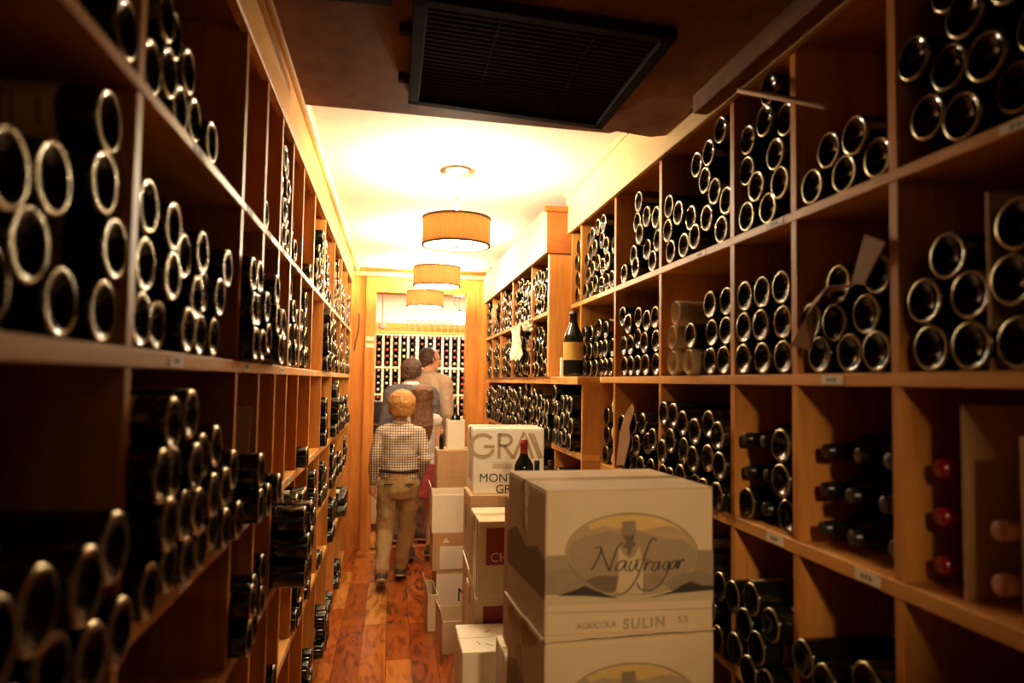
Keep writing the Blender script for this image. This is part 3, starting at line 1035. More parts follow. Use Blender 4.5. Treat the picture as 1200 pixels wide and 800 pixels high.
for b in REST:
    dirv = (b['s'], 0, 0) if not b['out'] else (-b['s'], 0, 0)
    items.append(((b['x'], b['y'], b['z']), basis(dirv, b['s'] * PI / 2 + rnd.uniform(-0.5, 0.5) if b['lab'] else b['roll'] or 0), b['cap'] if b['out'] else None, b['lab']))
for (x, y, z, cap) in LATB:
    items.append(((x, y + 0.285, z), basis((0, -1, 0), 0), cap, False))
tag(bulk('wine_bottles', items), 'mass of small dark wine bottles in the farther bins and the back-room lattice', 'bottles', None, 'stuff')

# paper wrapped bottles
for k, (pl_, yy, zz, bn) in enumerate(WRAPS):
    r = empty('wrapped_bottle', (pl_ - 0.004, yy, zz), 0)
    r.rotation_euler = basis((1, 0, 0), 0.4 * k).to_euler()
    w = MB()
    rr = random.Random(k)
    ph = [rr.uniform(0, 6) for _ in range(4)]
    def md(a, ph=ph):
        return 1 + 0.025 * math.sin(3 * a + ph[0]) + 0.012 * math.sin(11 * a + ph[1])
    w.lathe([(0.020, 0.022), (0.024, 0.018), (0.029, 0.004), (0.034, -0.004), (0.0372, 0.0), (0.0378, 0.01), (0.0374, 0.10), (0.0374, 0.19), (0.030, 0.222), (0.018, 0.25), (0.016, 0.30), (0, 0.302)], 40, 'paper_wrap', None, True, md)
    w.build('paper_wrapping', r)
    w = MB(); w.lathe([(0.021, 0.021), (0.012, 0.024), (0, 0.026)], 16, 'card_in'); w.build('bottle_end', r)
    tag(r, ['paper-wrapped bottle in the bottom layer touching the dark bottle bases', 'paper-wrapped bottle in the bottom layer by the bin divider', 'paper-wrapped bottle in the middle layer of the wrapped pile', 'topmost paper-wrapped bottle of the wrapped pile'][k % 4], 'bottle', 'bottles wrapped in tan paper')

# ------------------------------------------------------------------ loose card pieces, partitions in the bins
def sheet(name, pts, th, m, label, cat='cardboard'):
    """thin board from 4 corner points, with real thickness"""
    P = [Vector(p) for p in pts]
    n = (P[1] - P[0]).cross(P[-1] - P[0]).normalized() * th
    w = MB()
    a = [w.bm.verts.new(p) for p in P]
    b = [w.bm.verts.new(p + n) for p in P]
    ix = w.mi(m)
    fs = [w.bm.faces.new(a), w.bm.faces.new(list(reversed(b)))]
    for i in range(len(P)):
        j = (i + 1) % len(P)
        fs.append(w.bm.faces.new([a[i], b[i], b[j], a[j]]))
    for f in fs: f.material_index = ix
    return tag(w.build(name), label, cat)

def crate(y0, y1, z0, z1, m, label, x0=0.0):
    r = empty('cardboard_sleeve', (CRN + x0, y0, z0), 0, label, 'cardboard')
    t = 0.005
    MB().box(0, 0.30, 0, t, 0, z1 - z0, m).build('partition', r)
    MB().box(0, 0.30, y1 - y0 - t, y1 - y0, 0, z1 - z0, m).build('partition', r)
    MB().box(0.295, 0.30, t, y1 - y0 - t, 0, z1 - z0, m).build('rear_wall', r)
    return r
sheet('cardboard_partition', [(CRN + 0.03, 0.995, 1.0735), (CRN + 0.3, 0.995, 1.0735), (CRN + 0.3, 0.995, 1.375), (CRN + 0.03, 0.995, 1.375)], 0.006, 'card', 'tall pale cardboard partition between the red and dusky pink capsules')
sheet('cardboard_partition', [(CRN + 0.01, 0.868, 1.0735), (CRN + 0.3, 0.868, 1.0735), (CRN + 0.3, 0.868, 1.335), (CRN + 0.01, 0.868, 1.335)], 0.006, 'card', 'shorter pale cardboard partition beside the cream capsule bottles')
sheet('cardboard_partition', [(CRN + 0.008, 0.915, 1.4260), (CRN + 0.30, 0.915, 1.4260), (CRN + 0.30, 0.915, 1.69), (CRN + 0.008, 0.915, 1.69)], 0.005, 'card', 'upright brown card partition among the big round bottle bases, upper shelf')
# brown flaps curling out between the bottles of the second upper bin
Y0 = 1.40
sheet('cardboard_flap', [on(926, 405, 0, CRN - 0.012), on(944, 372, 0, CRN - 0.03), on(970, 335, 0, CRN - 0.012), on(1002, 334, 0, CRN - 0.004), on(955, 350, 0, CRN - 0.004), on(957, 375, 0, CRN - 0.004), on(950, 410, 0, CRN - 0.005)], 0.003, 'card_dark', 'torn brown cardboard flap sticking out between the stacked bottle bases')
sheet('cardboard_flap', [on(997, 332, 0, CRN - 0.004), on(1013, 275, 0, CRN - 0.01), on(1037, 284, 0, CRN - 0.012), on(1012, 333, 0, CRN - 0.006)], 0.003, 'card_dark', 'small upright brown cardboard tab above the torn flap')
for (px0, px1, py0, t_, m_, lb) in ((704, 716, 466, 2, 'card', 'wrinkled brown paper bundle stuffed between bottles under the counter shelf'),):
    y_ = on(707, 470, 0, CRF).y
    w = MB()
    w.rings([(0, 0, z, 0.060 + 0.008 * math.sin(z * 60), 0.033 + 0.004 * math.sin(z * 95)) for z in [0.002 + 0.02 * k for k in range(14)]], 'paper_wrap', 18)
    o = w.build('paper_bundle'); o.location = (CRN + 0.075, 2.737, 1.0732)
    tag(o, lb, 'paper')
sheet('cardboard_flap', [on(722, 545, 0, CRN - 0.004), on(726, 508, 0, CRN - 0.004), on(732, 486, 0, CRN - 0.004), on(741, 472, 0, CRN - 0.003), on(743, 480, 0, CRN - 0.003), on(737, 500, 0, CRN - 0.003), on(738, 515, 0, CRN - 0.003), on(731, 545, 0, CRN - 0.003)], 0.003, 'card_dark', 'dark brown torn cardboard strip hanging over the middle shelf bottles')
def tissue(name, px_, py_, pl_, w_, h_, label, m='white_card', seed=1):
    c = on(px_, py_, 0, pl_)
    rr = random.Random(seed)
    w = MB()
    n = 7
    G = [[Vector((c.x - 0.012 - 0.022 * rr.random(), c.y + (i / (n - 1) - 0.5) * w_ + 0.012 * rr.uniform(-1, 1), c.z + (j / (n - 1) - 0.5) * h_ + 0.012 * rr.uniform(-1, 1))) for i in range(n)] for j in range(n)]
    ix = w.mi(m)
    for off in (0.0, 0.003):
        V = [[w.bm.verts.new(p + Vector((off, 0, 0))) for p in row] for row in G]
        for j in range(n - 1):
            for i in range(n - 1):
                f = w.bm.faces.new([V[j][i], V[j][i + 1], V[j + 1][i + 1], V[j + 1][i]]); f.material_index = ix
    tag(w.build(name), label, 'paper')
tissue('crumpled_paper', 609, 402, CRF, 0.34, 0.20, 'crumpled white paper hanging between bottles on the upper shelf of the far rack', 'white_card', 2)
tissue('crumpled_paper', 623, 382, CRF, 0.24, 0.05, 'small crumpled white paper lying over bottle ends near the end panel', 'white_card', 3)
tissue('cardboard_piece', 583, 367, CRF, 0.22, 0.13, 'torn tan cardboard piece in front of bottles on the far top shelf', 'card', 4)
tissue('cardboard_piece', 625, 405, CRF, 0.08, 0.06, 'small folded tan card stuck among bottles beside the white paper', 'card', 5)
# pale slat resting across the top shelf
w = MB()
pa, pb = on(868, 106, 0, CRN - 0.028), on(968, 124, 0, CRN - 0.012)
w.tube([pa, pb], 0.011, 'card', 8, (1, 0.6))
tag(w.build('wooden_slat'), 'pale wooden slat slanting across the opening of the top-shelf bins', 'slat')

# glassine sheet leaning in the opposite rack
ya_, yb_ = LB[3] + 0.05, LB[4] - 0.02
sheet('paper_sheet', [(CL - 0.02, 1.800, 1.081), (CL - 0.12, 1.815, 1.081), (CL - 0.13, 1.845, 1.33), (CL - 0.01, 1.838, 1.33)], 0.0015, 'kraft', 'thin brown paper sheet leaning upright in a bin above two bottle bases', 'paper')
# ------------------------------------------------------------------ lamps
def pendant(loc, label, k=1.0):
    r = empty('pendant_lamp', loc, 0, label, 'lamp', None)
    R0_, H_ = 0.147, 0.118
    zb = -0.345      # bottom of shade below ceiling
    zt = zb + H_
    MB().lathe([(0, 0), (0.082, 0), (0.084, -0.006), (0.078, -0.022), (0.05, -0.03), (0.02, -0.032), (0, -0.032)], 36, 'metal').build('ceiling_rose', r)
    MB().lathe([(0, -0.03), (0.0055, -0.03), (0.0055, zt + 0.02), (0, zt + 0.02)], 10, 'metal').build('rod', r)
    w = MB()
    n = 240
    def pleat(a):
        return 1 + 0.028 * (abs(((a / (2 * PI) * 48) % 1) - 0.5) * 2) - 0.014
    prof = [(R0_, zt), (R0_, zb), (R0_ - 0.003, zb), (R0_ - 0.003, zt), (R0_, zt)]
    w.lathe(prof, n, 'shade', None, False, pleat)
    sh = w.build('lamp_shade', r)
    for z in (zt, zb):
        MB().lathe([(R0_ + 0.004, z - 0.004), (R0_ + 0.004, z + 0.004), (R0_ - 0.005, z + 0.004), (R0_ - 0.005, z - 0.004), (R0_ + 0.004, z - 0.004)], 60, 'shade_trim', None, False).build('trim_band', sh)
    MB().lathe([(0, zb + 0.002), (R0_ - 0.006, zb + 0.006), (R0_ - 0.006, zb + 0.009), (0, zb + 0.006)], 48, 'disc').build('diffuser', r)
    MB().lathe([(0, zb - 0.014), (0.007, zb - 0.010), (0.009, zb - 0.003), (0.004, zb + 0.003), (0, zb + 0.003)], 14, 'metal').build('finial', r)
    w = MB()
    for k in range(3):
        a = 2 * PI * k / 3
        w.tube([(0, 0, zt - 0.004), ((R0_ - 0.004) * math.cos(a), (R0_ - 0.004) * math.sin(a), zt - 0.004)], 0.002, 'metal', 6)
    w.build('spider', r)
    w = MB()
    for k in range(2):
        a = PI * k + 0.5
        w.ball((0.05 * math.cos(a), 0.05 * math.sin(a), zt - 0.05), 0.022, 'bulb', 2)
    w.build('bulb', r)
    l = light('pendant_light', 'POINT', (loc[0], loc[1], loc[2] + zt + 0.035), LAMP_W * k, LAMP_COL, 0.05)
    return r
pendant((0.262, 3.12, CEIL), 'pleated drum pendant lamp, largest of the three in the aisle')
pendant((0.262, 4.52, CEIL), 'pleated drum pendant lamp hanging in the middle of the three', 0.85)
pendant((0.245, 5.80, CEIL), 'pleated drum pendant lamp hanging just before the doorway', 0.5)

# ------------------------------------------------------------------ cartons
def carton(name, loc, rz, wd, h, d, m, label, cat='box', open_=False, flaps='', tape=True, th=0.005, group=None):
    """front face at local y=0, base at z=0, left front corner at x=0"""
    r = empty(name, loc, rz, label, cat, group)
    b = MB()
    if open_:
        b.box(0, wd, 0, th, 0, h, m, 0.001)
        b.box(0, wd, d - th, d, 0, h, m, 0.001)
        b.box(0, th, th, d - th, 0, h, m, 0.001)
        b.box(wd - th, wd, th, d - th, 0, h, m, 0.001)
        b.box(th, wd - th, th, d - th, 0, th, 'card_in')
        b.box(th + 0.0005, wd - th - 0.0005, th + 0.0005, d - th - 0.0005, th, th + 0.002, 'card_in')
    else:
        b.box(0, wd, 0, d, 0, h - 0.004, m, 0.003)
    b.build('carton_body', r)
    if not open_:
        # two long flaps meeting at a seam
        f = MB(); f.box(0.001, wd - 0.001, 0.001, d / 2 - 0.002, h - 0.0038, h - 0.0004, m, 0.001); f.build('flap', r)
        f = MB(); f.box(0.001, wd - 0.001, d / 2 + 0.002, d - 0.001, h - 0.0038, h - 0.0004, m, 0.001); f.build('flap', r)
        if tape:
            t = MB()
            t.box(-0.0006, wd + 0.0006, d / 2 - 0.024, d / 2 + 0.024, h - 0.0004, h, 'tape')
            t.box(-0.0006, 0.0, d / 2 - 0.024, d / 2 + 0.024, h - 0.06, h, 'tape')
            t.box(wd, wd + 0.0006, d / 2 - 0.024, d / 2 + 0.024, h - 0.06, h, 'tape')
            t.build('tape', r)
    for c in flaps:
        f = MB()
        L_ = 0.11
        if c == 'L':
            mt = Matrix.Translation((0, 0, h)) @ Matrix.Rotation(math.radians(-160), 4, 'Y')
            f.box(0, min(L_, h * .6), 0.004, d - 0.004, 0, 0.003, m, 0, mt)
        if c == 'l':
            mt = Matrix.Translation((0.002, 0, h)) @ Matrix.Rotation(math.radians(-100), 4, 'Y')
            f.box(0, L_ * .5, 0.004, d - 0.004, 0, 0.003, m, 0, mt)
        if c == 'B':
            mt = Matrix.Translation((0, d, h)) @ Matrix.Rotation(math.radians(70), 4, 'X')
            f.box(0.004, wd - 0.004, 0, L_ * .6, -0.003, 0, m, 0, mt)
        if c == 'R':
            mt = Matrix.Translation((wd, 0, h)) @ Matrix.Rotation(math.radians(-50), 4, 'Y')
            f.box(0, L_ * .6, 0.004, d - 0.004, 0, 0.003, m, 0, mt)
        if c == 'F':
            mt = Matrix.Translation((0, 0, h)) @ Matrix.Rotation(math.radians(200), 4, 'X')
            f.box(0.004, wd - 0.004, 0, L_ * .4, -0.003, 0, m, 0, mt)
        f.build('flap', r)
    return r

def panel(parent, name, poly, m, off=0.0006, side='front', wd=0, label=None, depth=None):
    """printed area on a carton: flat ink shape, poly in (x,z) of the face"""
    w = MB()
    t = off
    if side == 'front':
        w.prism(poly, -t, 0.0004, m)
    elif side == 'left':
        w.prism(poly, t, -0.0004, m, Matrix.Rotation(PI / 2, 4, 'Z'))
    o = w.build(name, parent)
    if label: o['label'] = label
    return o

def ribbon(w, pts, wd, y0, m, closed=False):
    """a stroke of constant pen width in the xz plane"""
    n = len(pts)
    L_, R_ = [], []
    for i in range(n):
        a = Vector(pts[max(0, i - 1)]) if not closed else Vector(pts[(i - 1) % n])
        b = Vector(pts[min(n - 1, i + 1)]) if not closed else Vector(pts[(i + 1) % n])
        d = (b - a)
        if d.length < 1e-9: d = Vector((1, 0))
        d.normalize()
        nn = Vector((-d.y, d.x))
        k = wd if not callable(wd) else wd(i / (n - 1), d)
        p = Vector(pts[i])
        L_.append(p + nn * k / 2); R_.append(p - nn * k / 2)
    ix = w.mi(m)
    V = [(w.bm.verts.new((l.x, y0, l.y)), w.bm.verts.new((r.x, y0, r.y))) for l, r in zip(L_, R_)]
    rng_ = range(n - 1) if not closed else range(n)
    for i in rng_:
        j = (i + 1) % n
        f = w.bm.faces.new([V[i][0], V[i][1], V[j][1], V[j][0]])
        f.material_index = ix

def smooth_path(pts, k=6):
    out = []
    P = [Vector(p) for p in pts]
    for i in range(len(P) - 1):
        p0, p1, p2, p3 = P[max(0, i - 1)], P[i], P[i + 1], P[min(len(P) - 1, i + 2)]
        for q in range(k):
            t = q / k
            out.append(0.5 * ((2 * p1) + (p2 - p0) * t + (2 * p0 - 5 * p1 + 4 * p2 - p3) * t * t + (3 * p1 - p0 - 3 * p2 + p3) * t ** 3))
    out.append(P[-1])
    return [tuple(p) for p in out]

def text(parent, name, s, x, z, size, m, y=-0.0012, shear=0.0, spacing=1.0, side='front', bold=0.0, xs=1.0, outline=False):
    c = bpy.data.curves.new(name, 'FONT')
    c.body = s
    c.size = size
    c.shear = shear
    c.space_character = spacing
    c.offset = bold
    c.extrude = 0.0002
    if outline:
        c.fill_mode = 'NONE'; c.bevel_depth = 0.0007; c.extrude = 0
    c.materials.append(M[m])
    tmp = bpy.data.objects.new(name + '_curve', c)
    COL.objects.link(tmp)
    me = bpy.data.meshes.new_from_object(tmp.evaluated_get(bpy.context.evaluated_depsgraph_get()))
    bpy.data.objects.remove(tmp)
    o = bpy.data.objects.new(name, me)
    COL.objects.link(o)
    o.parent = parent
    if side == 'front':
        o.location = (x, y, z); o.rotation_euler = (PI / 2, 0, 0)
    else:
        o.location = (y, x, z); o.rotation_euler = (PI / 2, 0, -PI / 2)
    o.scale = (xs, 1, 1)
    return o

# --- the two big printed cartons in front
NW, NH, ND = 0.392, 0.315, 0.335
def naf_uv(cx, cy):
    """crop pixel on the printed face -> face x,z"""
    u = (cx - 243) / 883.0
    top = 195 - 30 * u
    bot = 987 - 120 * u
    return (u * NW, (1 - (cy - top) / (bot - top)) * NH)

def naf_box(z, label):
    r = carton('wine_carton', (0.328, 1.5, z), math.radians(4.5), NW, NH, ND, 'kraft', label, tape=True)
    T = lambda pts: [naf_uv(*p) for p in pts]
    t = 0.0004
    panel(r, 'printed_band', T([(243, 540), (340, 532), (1050, 482), (1126, 478), (1126, 668), (243, 745)]), 'ink_greytan', t)
    panel(r, 'printed_stripe', T([(243, 752), (1126, 674), (1126, 722), (243, 800)]), 'ink_pale', t)
    ov = []
    for k in range(56):
        a = 2 * PI * k / 56
        ov.append((692 + 350 * math.cos(a), 512 - 207 * math.sin(a)))
    panel(r, 'printed_oval', T(ov), 'ink_oval', 2 * t)
    sky = [(692 + 338 * math.cos(math.radians(a)), 512 - 197 * math.sin(math.radians(a))) for a in range(38, 143, 7)]
    sky = sky + [(470, 395), (540, 375), (600, 388), (660, 378), (740, 395), (830, 372), (890, 366)]
    panel(r, 'printed_sky', T(sky), 'ink_gold', 3 * t)
    hills = [
        ([(450, 430), (560, 400), (625, 415), (720, 398), (850, 430), (960, 432), (1030, 480), (1035, 560), (960, 600), (860, 640), (740, 600), (600, 625), (520, 625), (440, 655), (372, 600), (352, 520), (380, 460)], 'ink_greytan', 3.2),
        ([(243, 742), (243, 640), (330, 600), (420, 620), (455, 655), (330, 735)], 'ink_hill', 2.5),
        ([(852, 655), (900, 622), (970, 596), (1050, 585), (1126, 596), (1126, 662), (1060, 655), (1000, 640), (900, 692)], 'ink_green', 3.8),
        ([(305, 744), (400, 706), (442, 686), (480, 702), (545, 724), (610, 738), (610, 742), (440, 738)], 'ink_dark', 4.4),
        ([(440, 660), (515, 630), (615, 628), (600, 700), (575, 722), (500, 700)], 'ink_hill2', 4.0),
        ([(735, 740), (820, 722), (905, 690), (950, 660), (1000, 637), (1060, 655), (1126, 652), (1126, 674), (900, 704)], 'ink_dark', 4.4),
        ([(745, 640), (745, 610), (830, 605), (860, 650), (790, 690), (745, 700)], 'ink_hill', 4.0),
        ([(632, 350), (702, 345), (708, 425), (628, 430)], 'ink_hill', 4.2),
        ([(612, 470), (640, 520), (670, 540), (700, 520), (722, 470), (742, 560), (740, 735), (690, 742), (600, 738), (615, 620)], 'ink_pale', 4.2)]
    for k, (pp, mm, f_) in enumerate(hills):
        panel(r, 'printed_hill', T(pp), mm, f_ * t)
    w = MB()
    for (x, y, q) in ((655, 430, 16), (680, 440, 17), (662, 458, 17), (690, 465, 14), (648, 475, 13), (672, 485, 17), (668, 508, 12), (685, 425, 12)):
        c = naf_uv(x, y)
        pp = [(c[0] + q * 0.00042 * math.cos(2 * PI * k / 10), c[1] + q * 0.00040 * math.sin(2 * PI * k / 10)) for k in range(10)]
        w.prism(pp, -4.8 * t, -4.2 * t, 'ink_hill2')
    w.build('printed_grapes', r)
    w = MB()
    ribbon(w, T(ov), 0.0013, -4.9 * t, 'ink_line', True)
    w.build('oval_outline', r)
    w = MB()
    strokes = [
        [(490, 492), (515, 484), (522, 492), (508, 540), (472, 606)],
        [(520, 484), (535, 530), (566, 606)],
        [(566, 606), (585, 545), (608, 485), (636, 455)],
        [(655, 550), (628, 552), (600, 582), (606, 602), (632, 590), (655, 550), (646, 592), (664, 600)],
        [(682, 548), (668, 585), (684, 600), (712, 550), (706, 590), (724, 600)],
        [(812, 445), (800, 430), (778, 450), (748, 530), (716, 620), (672, 690), (625, 722), (582, 722)],
        [(700, 548), (730, 540), (772, 538)],
        [(762, 548), (748, 596), (762, 566), (782, 548), (798, 556)],
        [(828, 548), (806, 556), (788, 586), (806, 594), (832, 548), (824, 592)],
        [(882, 542), (858, 552), (846, 580), (866, 580), (886, 545), (866, 610), (824, 670), (772, 696), (724, 686), (710, 660)],
        [(920, 538), (898, 548), (886, 576), (904, 578), (926, 538), (918, 576)],
        [(938, 534), (928, 580), (940, 552), (956, 530), (964, 540)]]
    for sidx, st in enumerate(strokes):
        pp = T(smooth_path(st))
        ribbon(w, pp, (lambda t_, d_: 0.0022 + 0.0013 * abs(d_.y)), -(5.4 + 0.05 * sidx) * t, 'ink_dark')
    w.build('script_lettering', r)
    w = MB()
    ribbon(w, T([(243, 838), (1126, 764)]), 0.0014, -1.5 * t, 'ink_line')
    ribbon(w, T([(243, 955), (1126, 862)]), 0.0008, -1.5 * t, 'ink_line')
    w.build('printed_line', r)
    a = naf_uv(412, 905)
    for s_, cx, cy, sz, mm, ol in (('AGR\u00cdCOLA', 398, 914, 0.0185, 'ink_line', 0), ('S.S.', 932, 846, 0.0205, 'ink_line', 0)):
        p = naf_uv(cx, cy)
        o = text(r, 'lettering', s_, p[0], p[1], sz, mm, y=-0.0009)
        o.rotation_euler = (PI / 2, math.radians(0.0), 0)
    p = naf_uv(640, 898)
    text(r, 'lettering', 'SULIN', p[0], p[1], 0.031, 'ink_line', y=-0.0009, spacing=1.25, outline=True)
    # left side: dark hills print, hexagon mark
    panel(r, 'side_print', [(0.0, 0.085), (ND, 0.085), (ND, 0.165), (0.24, 0.195), (0.15, 0.165), (0.06, 0.185), (0.0, 0.165)], 'ink_hill', 0.0005, 'left')
    # local x of the left face runs backwards: build with mirrored coordinates
    return r

def fix_left(r):
    for o in r.children:
        if o.name.startswith('side_print'):
            # polygon (x,z) on the left face: x measured from the front edge
            pass
    return r
naf_z = 0.856
b1 = naf_box(naf_z, 'large printed wine carton with an oval landscape, topmost of the front stack')
b2 = naf_box(naf_z - NH - 0.004, 'matching printed wine carton directly under the large topmost one')
b2.location.x += 0.001; b2.rotation_euler.z = math.radians(4.2)
# second-from-top carton has a dented upper rim and hexagon mark
w = MB()
hx = [(-0.0008, 0.20 + 0.03 * math.cos(2 * PI * k / 6), 0.205 + 0.045 * math.sin(2 * PI * k / 6)) for k in range(6)]
for k in range(6):
    w.tube([hx[k], hx[(k + 1) % 6]], 0.0009, 'ink_line', 6)
w.tube([(-0.0008, 0.19, 0.19), (-0.0008, 0.205, 0.188), (-0.0008, 0.21, 0.198), (-0.0008, 0.195, 0.208), (-0.0008, 0.20, 0.22), (-0.0008, 0.213, 0.222)], 0.0012, 'ink_line', 6)
w.build('hexagon_mark', b2)
# torn tape curl and worn rims on the top carton
w = MB()
for k in range(6):
    w.box(-0.0012 - 0.001 * (k % 2), -0.0004, 0.15 + 0.002 * k, 0.185 - 0.001 * k, 0.20 + 0.018 * k, 0.22 + 0.018 * k, 'tape')
w.build('torn_tape', b1)
w = MB()
rr = random.Random(5)
def rimpts(n, f):
    return [f(i / n) for i in range(n + 1)]
w.tube([(-0.004 - 0.003 * rr.random(), ND * k / 9, 0.004 + 0.004 * rr.random()) for k in range(10)], 0.0035, 'kraft', 6)
w.tube([(NW * k / 12, -0.003 - 0.003 * rr.random(), 0.002 + 0.003 * rr.random()) for k in range(13)], 0.003, 'kraft', 6)
w.build('crumpled_rim', b1)
b3 = carton('wine_carton', (0.335, 1.51, 0.268), math.radians(3), 0.38, 0.2685, 0.33, 'card', 'plain brown carton, third down in the front stack')
b4 = carton('wine_carton', (0.335, 1.51, 0.0), math.radians(3), 0.38, 0.2678, 0.33, 'card', 'plain brown carton on the floor under the front stack')

# --- tall cartons right behind the front stack
c = carton('tall_carton', (0.362, 2.05, 0.601), math.radians(1), 0.28, 0.445, 0.20, 'card', 'tall narrow brown carton edge-on behind the printed front stack')
c = carton('tall_carton', (0.345, 2.04, 0.0), math.radians(1), 0.30, 0.600, 0.24, 'white_card', 'tall pale carton on the floor supporting the narrow brown one')

# --- GRAV column
GX, GY = 0.353, 3.1
gcol = carton('wine_carton', (0.393, 3.45, 0.8586), math.radians(0), 0.312, 0.283, 0.26, 'white_card', 'white carton with big tan capital letters and a printed side')
w = MB()
def big(pts, wd=0.017):
    ribbon(w, pts, wd, -0.0009, 'ink_tan')
H0, H1 = 0.152, 0.262
# G
cxg, czg, rg = 0.040, 0.207, 0.050
big([(cxg + rg * math.cos(math.radians(a)), czg + 0.95 * rg * math.sin(math.radians(a))) for a in range(42, 352, 10)], 0.015)
big([(0.045, 0.204), (0.092, 0.204)], 0.013)
# R
big([(0.112, H0), (0.112, H1)], 0.015)
big([(0.112, H1 - 0.007), (0.135, H1 - 0.007)] + [(0.137 + 0.029 * math.cos(math.radians(a)), 0.232 + 0.0235 * math.sin(math.radians(a))) for a in range(90, -91, -15)] + [(0.112, 0.2085)], 0.013)
big([(0.134, 0.207), (0.176, H0)], 0.016)
# A
big([(0.176, H0), (0.222, H1 + 0.004), (0.236, 0.225), (0.262, H0)], 0.014)
# V cut off by the edge
big([(0.246, H1), (0.294, H0)], 0.015)
big([(0.262, H1), (0.304, H0)], 0.009)
w.build('big_lettering', gcol)
w = MB()
ribbon(w, [(0.045, 0.137), (0.25, 0.137)], 0.001, -0.0009, 'ink_tan')
w.build('printed_line', gcol)
w = MB()
for k in range(22):
    w.box(0.085 + k * 0.0042, 0.085 + k * 0.0042 + (0.0026 if k % 3 else 0.0014), -0.0008, 0, 0.108, 0.132, 'ink_tan')
w.build('printed_bars', gcol)
text(gcol, 'lettering', 'MONT', 0.026, 0.052, 0.052, 'ink_dark', y=-0.0009, xs=1.02)
text(gcol, 'lettering', 'GRA', 0.098, 0.004, 0.052, 'ink_dark', y=-0.0009, xs=1.0)
w = MB()
for k in range(5):
    w.box(-0.0008, 0, 0.05 + k * 0.034, 0.064 + k * 0.034, 0.05, 0.25, 'ink_tan')
w.build('side_print', gcol)
# ragged torn top flap
w = MB()
rr = random.Random(8)
pts = [(0.10 + 0.02 * k, 0.283 + 0.004 + 0.008 * rr.random()) for k in range(11)]
w.prism([(0.10, 0.279)] + pts + [(0.305, 0.279)], 0.10, 0.104, 'white_card')
w.build('torn_flap', gcol)
gcol.scale = (1.113, 1.113, 1.113)
GX, GY = 0.388, 3.43

oc = carton('open_carton', (GX - 0.012, GY - 0.03, 0.575), math.radians(0), 0.36, 0.2832, 0.30, 'card', 'brown carton carrying the white lettered carton', flaps='', tape=False)
w = MB(); w.box(-0.0006, 0, 0.03, 0.11, 0.05, 0.25, 'ink_tan'); w.box(-0.0008, 0, 0.14, 0.2, 0.10, 0.22, 'ink_line'); w.build('side_print', oc)
oc = carton('wine_carton', (GX - 0.012, GY - 0.03, 0.288), 0, 0.36, 0.2865, 0.30, 'card', 'brown carton in the middle of the column with the lettered carton', tape=False)
oc = carton('wine_carton', (GX - 0.012, GY - 0.03, 0.0), 0, 0.36, 0.2875, 0.30, 'card', 'brown carton on the floor under the lettered column', tape=False)
# CH carton column (in front)
ch = carton('wine_carton', (0.334, 2.70, 0.582), 0, 0.34, 0.292, 0.30, 'kraft', 'tan carton with a dark red front panel and thin white capitals')
panel(ch, 'red_panel', [(0.028, 0.130), (0.292, 0.130), (0.292, 0.268), (0.028, 0.268)], 'ink_red', 0.0006)
text(ch, 'lettering', 'CH', 0.044, 0.142, 0.048, 'ink_white', y=-0.0010, bold=-0.0004)
text(ch, 'lettering', 'C', 0.108, 0.084, 0.032, 'ink_dark', y=-0.0009)
text(ch, 'lettering', 'G', 0.108, 0.056, 0.024, 'ink_dark', y=-0.0009)
w = MB(); w.box(-0.0006, 0, 0.18, 0.27, 0.03, 0.27, 'ink_brown'); w.box(-0.0009, 0, 0.04, 0.055, 0.0, 0.292, 'ink_red'); w.build('side_print', ch)
# flap boards between
rb = carton('wine_carton', (0.322, 2.72, 0.293), 0, 0.33, 0.2885, 0.30, 'kraft', 'tan carton with a dark red band under the red-panelled carton')
panel(rb, 'red_panel', [(0.035, 0.18), (0.30, 0.18), (0.30, 0.262), (0.035, 0.262)], 'ink_red', 0.0006)
rb2 = carton('wine_carton', (0.322, 2.73, 0.0), 0, 0.33, 0.2925, 0.30, 'card', 'brown carton on the floor under the red-banded carton')
# upright pale flap boards at the side of that column
sheet('cardboard_flap', [(0.329, 2.72, 0.582), (0.300, 2.70, 0.70), (0.300, 2.92, 0.72), (0.329, 2.94, 0.585)], 0.004, 'white_card', 'pale folded cardboard flap sticking out beside the red-panelled carton')

# white carton low in front
wb = carton('white_carton', (0.252, 2.43, 0.0), 0, 0.30, 0.495, 0.28, 'white_card', 'white carton with pen marks on its lid, low against the red-banded carton', tape=False)
w = MB()
for (x, y, a, l_) in ((0.10, 0.19, 0.7, 0.03), (0.16, 0.16, -0.5, 0.02), (0.14, 0.10, 0.1, 0.05), (0.22, 0.2, 0.2, 0.03), (0.07, 0.07, 1.9, 0.03), (0.11, 0.05, 2.2, 0.035)):
    w.tube([(x, y, 0.4951), (x + l_ * math.cos(a), y + l_ * math.sin(a), 0.4951)], 0.0009, 'ink_line', 5)
w.build('pen_marks', wb)
